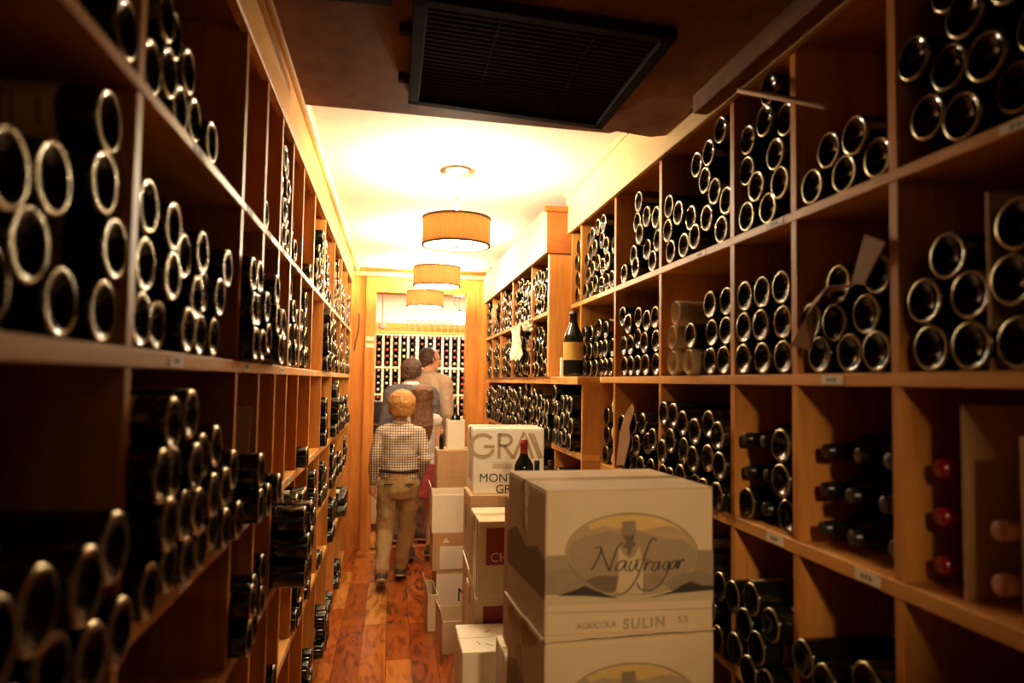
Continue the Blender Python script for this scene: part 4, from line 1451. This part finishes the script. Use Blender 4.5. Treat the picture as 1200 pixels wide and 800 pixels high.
# little open carton on the floor and its neighbours
carton('open_carton', (0.284, 3.75, 0.0), math.radians(4), 0.24, 0.165, 0.26, 'kraft', 'small open empty carton on the floor in the aisle', open_=True, flaps='l')
carton('open_carton', (0.226, 4.10, 0.0), math.radians(2), 0.055, 0.20, 0.30, 'kraft', 'slim carton with ragged flaps on the floor against the brown stack', open_=True, flaps='l')
nb = carton('wine_carton', (0.281, 4.30, 0.0), 0, 0.31, 0.277, 0.30, 'card', 'brown carton with a white front panel and red base line, on the floor', flaps='')
panel(nb, 'white_panel', [(0.004, 0.05), (0.30, 0.05), (0.30, 0.262), (0.004, 0.262)], 'white_card', 0.0005)
panel(nb, 'red_line', [(0.0, 0.022), (0.31, 0.022), (0.31, 0.045), (0.0, 0.045)], 'ink_red', 0.0005)
text(nb, 'lettering', 'N', 0.125, 0.10, 0.11, 'ink_dark', y=-0.0009)
pb = carton('wine_carton', (0.256, 4.30, 0.2775), 0, 0.33, 0.222, 0.30, 'card', 'brown carton with a white square label below the white carton')
panel(pb, 'white_panel', [(0.045, 0.012), (0.30, 0.012), (0.30, 0.145), (0.045, 0.145)], 'white_card', 0.0005)
panel(pb, 'arrow_mark', [(0.06, 0.165), (0.10, 0.165), (0.08, 0.195)], 'white_card', 0.0005)
carton('open_carton', (0.250, 4.30, 0.500), 0, 0.33, 0.222, 0.28, 'white_card', 'white open carton with ragged top at the end of the aisle stack', open_=True, flaps='l', tape=False)
# brown stack further back with a white carton holding bottles
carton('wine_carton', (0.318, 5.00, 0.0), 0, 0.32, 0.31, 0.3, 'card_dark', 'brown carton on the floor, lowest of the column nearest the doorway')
carton('wine_carton', (0.318, 5.00, 0.3105), 0, 0.32, 0.30, 0.3, 'card', 'brown carton in the middle of the column nearest the doorway')
bb = carton('wine_carton', (0.318, 5.00, 0.611), 0, 0.32, 0.307, 0.3, 'card', 'plain orange-brown carton with a faint line of print, top of its column')
w = MB(); w.box(0.06, 0.24, -0.0006, 0, 0.118, 0.124, 'ink_brown'); w.build('printed_line', bb)
wc = carton('open_carton', (0.392, 5.05, 0.9185), 0, 0.12, 0.205, 0.18, 'white_card', 'narrow white carton with bottle tops standing out of it', open_=True)
def standing(loc, name, label, cap='cap_black', mesh=None, s=1.0, lab=False, group=None):
    o = bpy.data.objects.new(name, mesh or BOT)
    COL.objects.link(o)
    o.location = loc; o.scale = (s, s, s)
    o.rotation_euler = (0, 0, -PI / 2)
    tag(o, label, 'bottle', group)
    c = bpy.data.objects.new('capsule', CAPS[cap]); COL.objects.link(c); c.parent = o
    if lab:
        c = bpy.data.objects.new('label', LAB); COL.objects.link(c); c.parent = o
    return o
standing((0.352, 5.08, 0.9185), 'wine_bottle', 'short dark bottle with a cream capsule standing beside the narrow white carton', 'cap_cream', None, 0.45)
standing((0.450, 5.14, 0.926), 'wine_bottle', 'dark bottle standing inside the narrow white carton', 'cap_black')
# the bottle with the red capsule on top of the red-panelled carton
standing((0.520, 2.80, 0.8742), 'wine_bottle', 'upright dark bottle with a dull red capsule behind the printed carton', 'cap_maroon', BOTG, 1.0)
for k in range(2):
    o = standing((0.585 + 0.056 * k, 2.86, 0.8742), 'wine_bottle', ['dark bottle lid just showing above the printed carton, beside the red capsule', 'dark bottle lid just showing above the printed carton, beside the rack'][k], 'cap_black', None, 0.70)
# big bottle standing on the ledge, with a slim pale box
def magnum():
    r = empty('magnum_bottle', (0.803, 3.14, 1.4258), 0, 'big upright bottle with yellow label standing on the ledge by the end panel', 'bottle')
    s = 1.0
    w = MB()
    w.lathe([(0, 0.01), (0.03, 0.002), (0.040, 0), (0.0445, 0.006), (0.045, 0.02), (0.045, 0.16), (0.043, 0.180), (0.034, 0.205), (0.022, 0.23), (0.0165, 0.25), (0.0155, 0.275), (0.019, 0.277), (0.019, 0.288), (0.0155, 0.29), (0.015, 0.298), (0, 0.298)], 36, 'glass_green')
    w.build('bottle_body', r)
    w = MB(); w.lathe([(0.0455, 0.075), (0.0455, 0.155)], 36, 'gold'); w.build('label', r)['label'] = 'golden yellow paper label'
    w = MB(); w.lathe([(0.0178, 0.245), (0.0165, 0.275), (0.0195, 0.2765), (0.0195, 0.2885), (0.016, 0.291), (0.0155, 0.299), (0, 0.3)], 24, 'cap_black'); w.build('capsule', r)
magnum()
w = MB(); w.box(0, 0.03, 0, 0.03, 0, 0.09, 'white_card', 0.002)
o = w.build('slim_box'); o.location = (0.772, 3.24, 1.4258); tag(o, 'slim white box standing beside the big yellow-labelled bottle', 'box')
standing((0.855, 3.02, 1.4258), 'wine_bottle', 'small upright bottle with pale label between the big bottle and stacked bottles', 'cap_black', None, 0.62, True) if False else None

# cable and plates on the doorway timber
w = MB(); w.tube(smooth_path([(-0.285, 6.012, 1.94), (-0.282, 6.010, 1.86), (-0.292, 6.010, 1.78), (-0.308, 6.012, 1.70), (-0.315, 6.012, 1.64)]), 0.006, 'strap', 8)
o = w.build('hanging_strap'); tag(o, 'dark strap hanging from a nail on the pilaster next to the doorway', 'strap')
for k, z in enumerate((1.722, 1.665)):
    o = MB().box(-0.228, -0.158, YD - 0.004, YD - 0.0005, z, z + 0.036, 'sticker', 0.001).build('wall_plate')
    tag(o, ['upper pale plate on the doorway timber', 'lower pale plate on the doorway timber'][k], 'plate')

# ------------------------------------------------------------------ back room
def lattice():
    r = empty('lattice_rack', (LX0, 9.4, 0), 0, 'pale lattice wine rack covering the far wall of the back room', 'wine rack')
    x1 = LX0 + LP * NCOL + 0.02
    for c in range(NCOL + 1):
        x = LP * c + (0.02 if c > 5 else (0.01 if c == 5 else 0))
        wd = 0.018 if c == 5 else 0.011
        MB().box(x - wd, x + wd, 0, 0.30, 0.48, 2.0, 'lattice', 0.001).build('upright', r)
    for z in (0.50, 0.86, 1.21, 1.56, 1.99):
        MB().box(-0.02, LP * NCOL + 0.035, -0.004, 0.30, z - 0.010, z + 0.010, 'lattice', 0.001).build('shelf_board', r)
    w = MB()
    for z in LZ:
        for c in range(NCOL):
            x = LP * (c + 0.5) + (0.02 if c > 4 else 0)
            for sx in (-1, 1):
                w.box(x + sx * 0.043 - 0.006, x + sx * 0.043 + 0.006, -0.002, 0.29, z - 0.043, z - 0.036, 'lattice')
    w.build('bottle_rest', r)
    MB().box(-0.02, LP * NCOL + 0.035, 0.3, 0.31, 0, 2.0, 'oak_z').build('back_panel', r)
    MB().box(-0.02, LP * NCOL + 0.035, 0.0, 0.3, 0, 0.48, 'oak_x', 0.002).build('base', r)
lattice()
o = MB().box(-0.26, 1.14, 9.385, 9.69, 2.003, 2.03, 'oak_x', 0.003).build('glass_shelf')
tag(o, 'wooden shelf board on top of the lattice rack, with drinking glasses', 'shelf')
gm = MB()
gm.lathe([(0.030, 0), (0.030, 0.002), (0.004, 0.006), (0.003, 0.07), (0.018, 0.085), (0.033, 0.11), (0.034, 0.135), (0.028, 0.165), (0.0265, 0.165), (0.032, 0.135), (0.031, 0.112), (0.016, 0.089), (0, 0.084)], 16, 'clear')
first = gm.build('wine_glass')
for k in range(9):
    o = first if k == 0 else first.copy()
    if k: COL.objects.link(o)
    o.location = (0.20 + 0.085 * k, 9.47, 2.0305)
    tag(o, 'clear stemmed glass, %s from the dark strap side along the row above the lattice rack' % ORD[k], 'glass', 'wine glasses on top of the lattice rack')
# security dome / small spot
r = empty('spot_lamp', (-0.108, 6.9, 1.90), 0, 'small white spot lamp bracket hanging in the back room above the rack', 'lamp')
w = MB(); w.lathe([(0, -0.02), (0.02, -0.018), (0.038, 0.0), (0.04, 0.02), (0.02, 0.035), (0, 0.037)], 20, 'white_plastic'); w.build('lamp_head', r)
MB().lathe([(0, 0.03), (0.007, 0.03), (0.007, 0.72), (0, 0.72)], 10, 'white_plastic').build('rod', r)
MB().lathe([(0, -0.021), (0.018, -0.0205), (0, -0.0205)], 16, 'cap_black').build('lens', r)
# bright bare lamp with a curled wire
r = empty('wall_lamp', (0.69, 7.6, 2.07), 0, 'glaring bare bulb lamp with curled dark wires at the doorway edge', 'lamp')
MB().ball((0, 0, 0), 0.07, 'bulb', 3).build('bulb', r)
MB().lathe([(0, 0.05), (0.02, 0.055), (0.02, 0.085), (0.003, 0.09), (0.0025, 0.55), (0, 0.55)], 14, 'strap').build('socket', r)
w = MB()
w.tube(smooth_path([(0, 0, 0.1), (-0.06, 0, 0.16), (-0.03, 0, 0.24), (0.04, 0, 0.30), (0.10, 0, 0.36), (0.12, 0, 0.20), (0.09, 0, 0.05)]), 0.003, 'strap', 6)
w.tube(smooth_path([(0, 0, 0.2), (-0.05, 0, 0.30), (-0.02, 0, 0.42), (0, 0, 0.46)]), 0.003, 'strap', 6)
w.build('wire', r)
light('wall_lamp_light', 'POINT', (0.69, 7.50, 2.07), 12, (1, 0.82, 0.55), 0.05)
# black case and pale cabinet seen through the doorway
r = empty('pale_cabinet', (-0.60, 6.95, 0), 0, 'pale low cabinet standing just beyond the doorway', 'cabinet')
MB().box(0, 0.62, 0, 0.4, 0.04, 0.77, 'white_card', 0.004).build('cabinet_body', r)
MB().box(0.02, 0.60, -0.012, 0, 0.06, 0.75, 'white_card', 0.003).build('door', r)
MB().box(0.01, 0.61, 0.02, 0.38, 0, 0.04, 'card_dark').build('plinth', r)
r = empty('black_case', (-0.50, 6.98, 0.7705), 0, 'black box with a faint gold line standing on the pale cabinet', 'box')
MB().box(0, 0.47, 0, 0.3, 0, 0.42, 'black_box', 0.004).build('case_body', r)
MB().box(0.30, 0.44, -0.001, 0, 0.20, 0.207, 'gold').build('gold_line', r)
# low table with dark things by the right of the lattice
r = empty('side_table', (0.62, 6.6, 0), 0, 'low wooden table beyond the doorway, behind the man', 'table')
MB().box(0, 0.5, 0, 0.4, 0.60, 0.63, 'oak_x', 0.003).build('table_top', r)
for (x, y) in ((0.02, 0.02), (0.44, 0.02), (0.02, 0.34), (0.44, 0.34)):
    MB().box(x, x + 0.04, y, y + 0.04, 0, 0.60, 'oak_z', 0.002).build('leg', r)

# ------------------------------------------------------------------ people
def rumple(o, strength, scale):
    t = bpy.data.textures.new('folds', 'CLOUDS'); t.noise_scale = scale; t.noise_depth = 2
    d = o.modifiers.new('Displace', 'DISPLACE'); d.texture = t; d.strength = strength; d.mid_level = 0.5
    d.texture_coords = 'LOCAL'
    return o

def remesh(o, vox, smooth=3, bump=False):
    m = o.modifiers.new('Remesh', 'REMESH'); m.mode = 'VOXEL'; m.voxel_size = vox; m.use_smooth_shade = True
    s = o.modifiers.new('Smooth', 'SMOOTH'); s.iterations = smooth; s.factor = 0.5
    return o

def hand(w, wrist, elbow, side, sc, m, curl=0.5, palm_dir=None):
    """side -1 left, +1 right; hangs along the forearm direction"""
    wr, el = Vector(wrist), Vector(elbow)
    d = (wr - el).normalized()
    fwd = Vector((0, 1, 0)); fwd = (fwd - d * fwd.dot(d)).normalized()     # thumb side faces forward
    nrm = d.cross(fwd).normalized()                                        # across palm thickness
    inner = nrm if nrm.x * side < 0 else -nrm
    L_ = 0.10 * sc
    w.tube([wr, wr + d * L_ * 0.45, wr + d * L_ * 0.95], [0.022 * sc, 0.034 * sc, 0.034 * sc], m, 10, (1, 1))
    for k, (off, ln) in enumerate(((0.026, 0.072), (0.009, 0.080), (-0.009, 0.075), (-0.026, 0.058))):
        b0 = wr + d * L_ * 0.92 + fwd * off * sc
        c1 = b0 + d * ln * 0.45 * sc + inner * 0.010 * sc
        c2 = c1 + (d * 0.8 + inner * curl) .normalized() * ln * 0.32 * sc
        c3 = c2 + (d * 0.5 + inner * curl * 1.6).normalized() * ln * 0.25 * sc
        w.tube([b0, c1, c2, c3], [0.0088 * sc, 0.0085 * sc, 0.0078 * sc, 0.0068 * sc], m, 8)
    t0 = wr + d * L_ * 0.25 + fwd * 0.026 * sc
    t1 = t0 + (d * 0.7 + fwd * 0.8).normalized() * 0.034 * sc
    t2 = t1 + (d * 0.95 + fwd * 0.2).normalized() * 0.028 * sc + inner * 0.008 * sc
    w.tube([t0, t1, t2], [0.011 * sc, 0.0105 * sc, 0.009 * sc], m, 8)

def head(w, c, s, skin, yaw=0.0):
    """head centred at c, s = head height; faces +y turned by yaw (radians, + to the left)"""
    R_ = Matrix.Rotation(yaw, 4, 'Z')
    c = Vector(c)
    P = lambda x, y, z: c + R_ @ Vector((x * s, y * s, z * s))
    w.ball(P(0, -0.06, 0.10), (0.345 * s, 0.40 * s, 0.38 * s), skin, 3, R_)
    w.ball(P(0, 0.07, -0.16), (0.27 * s, 0.28 * s, 0.32 * s), skin, 3, R_)
    w.ball(P(0, 0.20, -0.36), (0.13 * s, 0.11 * s, 0.10 * s), skin, 2, R_)
    w.tube([P(0, 0.32, 0.06), P(0, 0.40, -0.06), P(0, 0.42, -0.10)], [0.035 * s, 0.05 * s, 0.062 * s], skin, 8)
    w.tube([P(-0.11, 0.325, -0.235), P(0, 0.36, -0.235), P(0.11, 0.325, -0.235)], 0.028 * s, skin, 8)
    w.tube([P(-0.2, 0.29, 0.09), P(0, 0.34, 0.10), P(0.2, 0.29, 0.09)], 0.035 * s, skin, 8)
    for sx in (-1, 1):
        w.tube([P(sx * 0.335, -0.03, 0.06), P(sx * 0.375, -0.06, 0.02), P(sx * 0.34, -0.02, -0.13)], [0.05 * s, 0.062 * s, 0.035 * s], skin, 8, (0.6, 1.2))

def person(name, loc, rz, h, label, P):
    """local frame: looks along +y, z up; P holds joints in metres and garment info"""
    r = empty(name, loc, rz, label, 'person')
    J = P['J']
    hs = P.get('head', 0.145) * h if 'head' in P else h * 0.15
    sk = P['skin']
    sc = P.get('hand', h / 1.72)
    # body: one continuous surface
    w = MB()
    hc = Vector(J['head'])
    head(w, hc, hs, sk, P.get('yaw', 0))
    nb, nt = Vector(J['neck']), hc + Vector((0, -0.02 * h, -0.16 * hs))
    w.tube([nb - Vector((0, 0, 0.03 * h)), nb, nt], [0.036 * h, 0.031 * h, 0.030 * h], sk, 14)
    for t in P['torso']:
        pass
    w.rings([(t[0], t[1], t[2], t[3] * 0.86, t[4] * 0.84) for t in P['torso']], sk, 20)
    for s, n in ((-1, 'l'), (1, 'r')):
        sh, el, wr = J['sh_' + n], J['el_' + n], J['wr_' + n]
        w.tube([sh, [(a + b) / 2 for a, b in zip(sh, el)], el, [(a * .6 + b * .4) for a, b in zip(el, wr)], wr], [0.029 * h, 0.026 * h, 0.021 * h, 0.021 * h, 0.0145 * h], sk, 12)
        hand(w, wr, el, s, sc, sk, P.get('curl', 0.5))
        hp, kn, an = J['hip_' + n], J['kn_' + n], J['an_' + n]
        w.tube([hp, [(a + b) / 2 for a, b in zip(hp, kn)], kn, [(a * .65 + b * .35) for a, b in zip(kn, an)], an], [0.048 * h, 0.042 * h, 0.030 * h, 0.031 * h, 0.018 * h], sk, 12)
        an_ = Vector(an); td = Vector(J['toe_' + n]) - an_
        w.tube([an_, an_ + td * 0.5, an_ + td * 0.9], [0.02 * h, 0.019 * h, 0.014 * h], sk, 10)
    o = remesh(w.build('body', r), 0.0055 * h / 1.3, 2)
    # eyes
    w = MB()
    R_ = Matrix.Rotation(P.get('yaw', 0), 4, 'Z')
    for sx in (-1, 1):
        w.ball(hc + R_ @ Vector((sx * 0.13 * hs, 0.30 * hs, 0.02 * hs)), 0.035 * hs, 'eye', 2)
    w.build('eyes', r)
    # hair
    w = MB()
    P['hair_fn'](w, hc, hs, R_)
    rumple(remesh(w.build('hair', r), 0.0045, 1), 0.013, 0.028)
    # top garment
    w = MB()
    g = P['top']
    sl = P.get('slim', 1.0)
    w.rings([(t[0], t[1], t[2], t[3] * g.get('ease', 1.0), t[4] * g.get('ease', 1.0)) for t in P['torso'] if t[2] >= g['hem']], g['m'], 28)
    for n in ('l', 'r'):
        sh, el, wr = Vector(J['sh_' + n]), Vector(J['el_' + n]), Vector(J['wr_' + n])
        k = g.get('sleeve', 1.0)
        if k > 0.5:
            e = el + (wr - el) * (k - 0.5) * 2
            w.tube([sh, (sh + el) / 2, el, el + (e - el) * 0.55, e], [0.043 * h * sl, 0.039 * h * sl, 0.034 * h * sl, 0.031 * h * sl, 0.027 * h * sl], g['m'], 14)
        elif k > 0:
            e = sh + (el - sh) * k * 2
            w.tube([sh, (sh + e) / 2, e], [0.043 * h, 0.040 * h, 0.037 * h], g['m'], 14)
        inn = Vector((nb.x, nb.y, nb.z - 0.035 * h))
        w.tube([inn, (inn + sh) / 2 + Vector((0, 0, 0.004 * h)), sh], [0.038 * h, 0.040 * h, 0.041 * h], g['m'], 12)
    rumple(remesh(w.build(g['name'], r), 0.007, g.get('sm', 3)), 0.022, 0.075)
    # collar
    w = MB()
    w.tube([nb + Vector((0.038 * h * math.cos(a), 0.036 * h * math.sin(a) - 0.002, 0.002 * h)) for a in [2 * PI * q / 14 for q in range(14)]], 0.011 * h, g.get('collar', g['m']), 8, (0.5, 1.3))
    w.build('collar', r)
    # lower garment
    b = P['bottom']
    w = MB()
    w.rings([(t[0], t[1], t[2], t[3] * 0.97 + 0.004, t[4] * 0.97 + 0.004) for t in b['rings']], b['m'], 28)
    if b['type'] == 'trousers':
        for n in ('l', 'r'):
            hp, kn, an = Vector(J['hip_' + n]), Vector(J['kn_' + n]), Vector(J['an_' + n])
            q = b.get('w', 1.0)
            w.tube([hp, hp * .5 + kn * .5, kn, kn * .5 + an * .5, an + Vector((0, 0, 0.012 * h))], [0.063 * h * q, 0.056 * h * q, 0.049 * h * q, 0.044 * h * q, 0.040 * h * q], b['m'], 16)
    rumple(remesh(w.build(b['name'], r), 0.007, 3), 0.020, 0.07)
    if b.get('belt'):
        w = MB()
        t = b['belt']
        cx, cy, z, rx, ry = t
        w.tube([(cx + rx * math.cos(2 * PI * q / 32), cy + ry * math.sin(2 * PI * q / 32), z) for q in range(33)], 0.013, 'belt', 6, (0.35, 1.0))
        w.build('belt', r)
        w = MB()
        for sx in (-1, 1):
            w.box(cx + sx * 0.07 - 0.03, cx + sx * 0.07 + 0.03, cy - ry - 0.002, cy - ry + 0.02, z - 0.085, z - 0.080, 'belt')
        w.build('back_pocket_seam', r)
    # shoes
    for n in ('l', 'r'):
        an, toe = Vector(J['an_' + n]), Vector(J['toe_' + n])
        d = (toe - an)
        heel = an - Vector((d.x, d.y, 0)).normalized() * 0.018 * h
        nrm = d.normalized()
        w = MB()
        w.tube([heel + Vector((0, 0, -0.012 * h)), an * .6 + toe * .4 + Vector((0, 0, -0.004 * h)), toe], [0.031 * h, 0.036 * h, 0.029 * h], P['shoe'], 14, (1.0, 1.0))
        w.tube([an + Vector((0, 0, 0.012 * h)), an + Vector((0, 0, -0.01 * h))], [0.028 * h, 0.029 * h], P['shoe'], 12)
        sh_ = remesh(w.build('shoe', r), 0.006, 2)
        w = MB()
        k = 0.030 * h
        up = Vector((0, 0, 1)) - nrm * nrm.z
        up.normalize()
        w.tube([heel - up * k, an * .5 + toe * .5 - up * k * 0.98, toe + nrm * 0.008 - up * k * 0.75], [0.026 * h, 0.031 * h, 0.025 * h], 'sole', 12, (1.0, 0.28))
        s2 = w.build('sole', sh_)
    return r

# ---- fair-haired boy in a checked shirt walking away
hB = 1.32
def strands(w, c, s, R_, m, n, zlow, rad, zc=0.13, seed=3):
    rr = random.Random(seed)
    for k in range(n):
        a = rr.uniform(-PI * 0.62, PI * 0.62)            # around the back, 0 = straight behind
        z1 = zlow + rr.uniform(-0.05, 0.10) + 0.22 * (abs(a) / (PI * 0.62)) ** 3
        pts = []
        for t in (0.15, 0.45, 0.75, 1.0):
            zz = 0.42 + (z1 - 0.42) * t
            e = max(0.0, 1 - ((zz - 0.13) / 0.40) ** 2) ** 0.5 if zz > 0.13 else 1 - 0.18 * ((0.13 - zz) / 0.5) ** 1.2
            aa = a * (0.75 + 0.25 * t) + rr.uniform(-0.16, 0.16)
            pts.append(c + R_ @ Vector((math.sin(aa) * rad * e * s, (-math.cos(aa) * rad * 1.02 * e - 0.07) * s, (zz + zc - 0.13) * s)))
        w.tube(pts, [0.014 * s, 0.022 * s, 0.024 * s, 0.010 * s], m, 5)

def hair_boy(w, c, s, R_):
    w.ball(c + R_ @ Vector((0, -0.08 * s, 0.15 * s)), (0.405 * s, 0.43 * s, 0.375 * s), 'hair_blond', 3, R_)
    strands(w, c, s, R_, 'hair_blond', 190, -0.30, 0.425)
    w.ball(c + R_ @ Vector((0, -0.20 * s, -0.08 * s)), (0.31 * s, 0.26 * s, 0.28 * s), 'hair_blond', 3, R_)
    for k in range(9):
        a = -0.9 + 0.225 * k
        w.tube([c + R_ @ Vector((0.33 * s * math.sin(a), -0.34 * s * math.cos(a), 0.0)), c + R_ @ Vector((0.30 * s * math.sin(a), -0.33 * s * math.cos(a), -0.30 * s + 0.03 * s * (k % 3)))], [0.06 * s, 0.035 * s], 'hair_blond', 7)
torsoB = [(0, 0, 0.735, 0.128, 0.090), (0, 0, 0.80, 0.122, 0.084), (0, 0.002, 0.88, 0.122, 0.082), (0, 0.004, 0.96, 0.133, 0.086), (0, 0, 1.03, 0.142, 0.084), (0, -0.004, 1.075, 0.120, 0.066), (0, -0.002, 1.105, 0.070, 0.045)]
PB = dict(skin='skin_pale', head=0.168, slim=0.86, hand=0.78, J=dict(
    head=(0.005, 0.02, 1.222), neck=(0, 0, 1.105),
    sh_l=(-0.125, 0, 1.035), el_l=(-0.172, -0.02, 0.86), wr_l=(-0.176, 0.03, 0.70),
    sh_r=(0.125, 0, 1.035), el_r=(0.178, -0.045, 0.87), wr_r=(0.140, 0.06, 0.74),
    hip_l=(-0.068, 0, 0.70), kn_l=(-0.085, 0.01, 0.385), an_l=(-0.100, -0.105, 0.125), toe_l=(-0.105, 0.035, 0.035),
    hip_r=(0.068, 0, 0.70), kn_r=(0.060, 0.10, 0.385), an_r=(0.018, 0.16, 0.085), toe_r=(0.026, 0.315, 0.034)),
    torso=torsoB, hair_fn=hair_boy, shoe='shoe',
    top=dict(name='checked_shirt', m='plaid', hem=0.735, sleeve=0.98, ease=1.04, sm=4),
    bottom=dict(type='trousers', name='khaki_trousers', m='khaki', w=0.94, rings=[(0, 0, 0.600, 0.095, 0.080), (0, 0, 0.66, 0.124, 0.096), (0, 0, 0.72, 0.128, 0.098), (0, 0, 0.78, 0.126, 0.088), (0, 0, 0.795, 0.122, 0.086)], belt=(0, 0, 0.787, 0.133, 0.096)))
person('person', (0.062, 4.98, 0.0), math.radians(-2), hB, 'fair-haired child in a checked shirt, belt and khaki trousers, walking away', PB)

# ---- long-haired child in a white top in front of the dark-haired figure
def hair_long(w, c, s, R_):
    w.ball(c + R_ @ Vector((0, -0.09 * s, 0.13 * s)), (0.39 * s, 0.42 * s, 0.38 * s), 'hair_long', 3, R_)
    strands(w, c, s, R_, 'hair_long', 150, -0.5, 0.42, seed=11)
    for k in range(7):
        a = -1.0 + 0.33 * k
        x, y = 0.31 * s * math.sin(a), -0.33 * s * math.cos(a)
        w.tube([c + R_ @ Vector((x, y, 0.1 * s)), c + R_ @ Vector((x * 1.15, y - 0.06 * s, -0.5 * s)), c + R_ @ Vector((x * 1.1 + 0.04 * s, y * 0.6 - 0.36 * s, -1.05 * s)), c + R_ @ Vector((x * 0.75 + 0.08 * s, y * 0.4 - 0.36 * s, -1.60 * s))], [0.12 * s, 0.14 * s, 0.13 * s, 0.06 * s], 'hair_long', 8)
hG = 1.37
torsoG = [(0, 0, 0.75, 0.125, 0.09), (0, 0, 0.84, 0.112, 0.08), (0, 0, 0.93, 0.115, 0.08), (0, 0, 1.03, 0.118, 0.08), (0, 0, 1.09, 0.108, 0.07), (0, 0, 1.13, 0.08, 0.055), (0, 0, 1.15, 0.055, 0.04)]
PG = dict(skin='skin', head=0.15, hand=0.8, J=dict(
    head=(0, 0.02, 1.265), neck=(0, 0, 1.15),
    sh_l=(-0.115, 0, 1.08), el_l=(-0.145, 0.0, 0.87), wr_l=(-0.14, 0.13, 0.78),
    sh_r=(0.115, 0, 1.08), el_r=(0.15, -0.02, 0.87), wr_r=(0.15, 0.09, 0.73),
    hip_l=(-0.07, 0, 0.72), kn_l=(-0.075, 0.02, 0.39), an_l=(-0.075, -0.02, 0.085), toe_l=(-0.08, 0.12, 0.034),
    hip_r=(0.07, 0, 0.72), kn_r=(0.075, 0.06, 0.39), an_r=(0.08, 0.05, 0.085), toe_r=(0.085, 0.19, 0.034)),
    torso=torsoG, hair_fn=hair_long, shoe='shoe',
    top=dict(name='white_top', m='white_top', hem=0.75, sleeve=0.0, ease=1.05),
    bottom=dict(type='skirt', name='skirt', m='red_skirt', rings=[(0, 0, 0.50, 0.165, 0.14), (0, 0, 0.62, 0.15, 0.125), (0, 0, 0.74, 0.13, 0.10), (0, 0, 0.80, 0.117, 0.086)]))
person('person', (0.235, 5.66, 0.0), math.radians(-6), hG, 'bare-armed child with long brown hair, just beyond the child in checks', PG)

def adult(h, k=1.0):
    z = h / 1.72
    t = [(0, 0, 0.92 * z, 0.165 * k, 0.115), (0, 0, 1.03 * z, 0.155 * k, 0.108), (0, 0, 1.15 * z, 0.165 * k, 0.112), (0, 0, 1.28 * z, 0.185 * k, 0.118), (0, 0, 1.38 * z, 0.180 * k, 0.100), (0, -0.004, 1.43 * z, 0.125 * k, 0.075), (0, -0.004, 1.465 * z, 0.07, 0.055)]
    J = dict(head=(0, 0.025, 1.595 * z), neck=(0, 0, 1.465 * z),
        sh_l=(-0.185 * k, 0, 1.385 * z), el_l=(-0.235 * k, -0.03, 1.10 * z), wr_l=(-0.225 * k, 0.06, 0.86 * z),
        sh_r=(0.185 * k, 0, 1.385 * z), el_r=(0.235 * k, -0.03, 1.10 * z), wr_r=(0.225 * k, 0.06, 0.86 * z),
        hip_l=(-0.09, 0, 0.88 * z), kn_l=(-0.095, 0.02, 0.48 * z), an_l=(-0.10, -0.03, 0.09 * z), toe_l=(-0.11, 0.13, 0.04 * z),
        hip_r=(0.09, 0, 0.88 * z), kn_r=(0.095, 0.05, 0.48 * z), an_r=(0.10, 0.05, 0.09 * z), toe_r=(0.115, 0.21, 0.04 * z))
    b = [(0, 0, 0.78 * z, 0.13, 0.11), (0, 0, 0.86 * z, 0.165, 0.12), (0, 0, 0.95 * z, 0.160, 0.115), (0, 0, 1.04 * z, 0.148, 0.104)]
    return t, J, b

# ---- dark-haired figure in a slate jacket
def hair_teen(w, c, s, R_):
    w.ball(c + R_ @ Vector((0, -0.09 * s, 0.14 * s)), (0.40 * s, 0.43 * s, 0.38 * s), 'hair_dark', 3, R_)
    strands(w, c, s, R_, 'hair_dark', 170, -0.34, 0.42, seed=5)
    w.ball(c + R_ @ Vector((0, -0.20 * s, -0.10 * s)), (0.32 * s, 0.26 * s, 0.30 * s), 'hair_dark', 3, R_)
    for sx in (-1, 1):
        w.tube([c + R_ @ Vector((sx * 0.34 * s, -0.02 * s, 0.1 * s)), c + R_ @ Vector((sx * 0.35 * s, -0.04 * s, -0.12 * s))], [0.08 * s, 0.05 * s], 'hair_dark', 7)
hT = 1.60
t_, J_, b_ = adult(hT, 0.93)
person('person', (0.165, 6.28, 0.0), math.radians(-8), hT, 'dark-haired person in a slate grey jacket, seen from behind in the doorway',
       dict(skin='skin', head=0.138, J=J_, torso=t_, hair_fn=hair_teen, shoe='shoe', yaw=-0.35,
            top=dict(name='jacket', m='jacket_blue', hem=0.80, sleeve=1.0, ease=1.07, collar='pale_shirt'),
            bottom=dict(type='trousers', name='trousers', m='grey_trouser', rings=b_)))

# ---- man in a beige jacket turned towards the rack
def hair_man(w, c, s, R_):
    w.ball(c + R_ @ Vector((0, -0.14 * s, 0.13 * s)), (0.365 * s, 0.37 * s, 0.36 * s), 'hair_dark', 3, R_)
    strands(w, c, s, R_, 'hair_dark', 130, -0.26, 0.385, seed=9)
    w.ball(c + R_ @ Vector((0, -0.20 * s, -0.10 * s)), (0.30 * s, 0.24 * s, 0.26 * s), 'hair_dark', 3, R_)
hM = 1.72
t_, J_, b_ = adult(hM, 1.0)
J_['wr_l'] = (-0.20, 0.12, 0.90)
person('person', (0.335, 6.72, 0.0), math.radians(-38), hM, 'balding man in a pale beige jacket, head turned in profile, beyond the doorway',
       dict(skin='skin', head=0.138, J=J_, torso=t_, hair_fn=hair_man, shoe='shoe', yaw=-0.55,
            top=dict(name='jacket', m='jacket_beige', hem=0.80, sleeve=1.0, ease=1.10),
            bottom=dict(type='trousers', name='trousers', m='grey_trouser', rings=b_)))
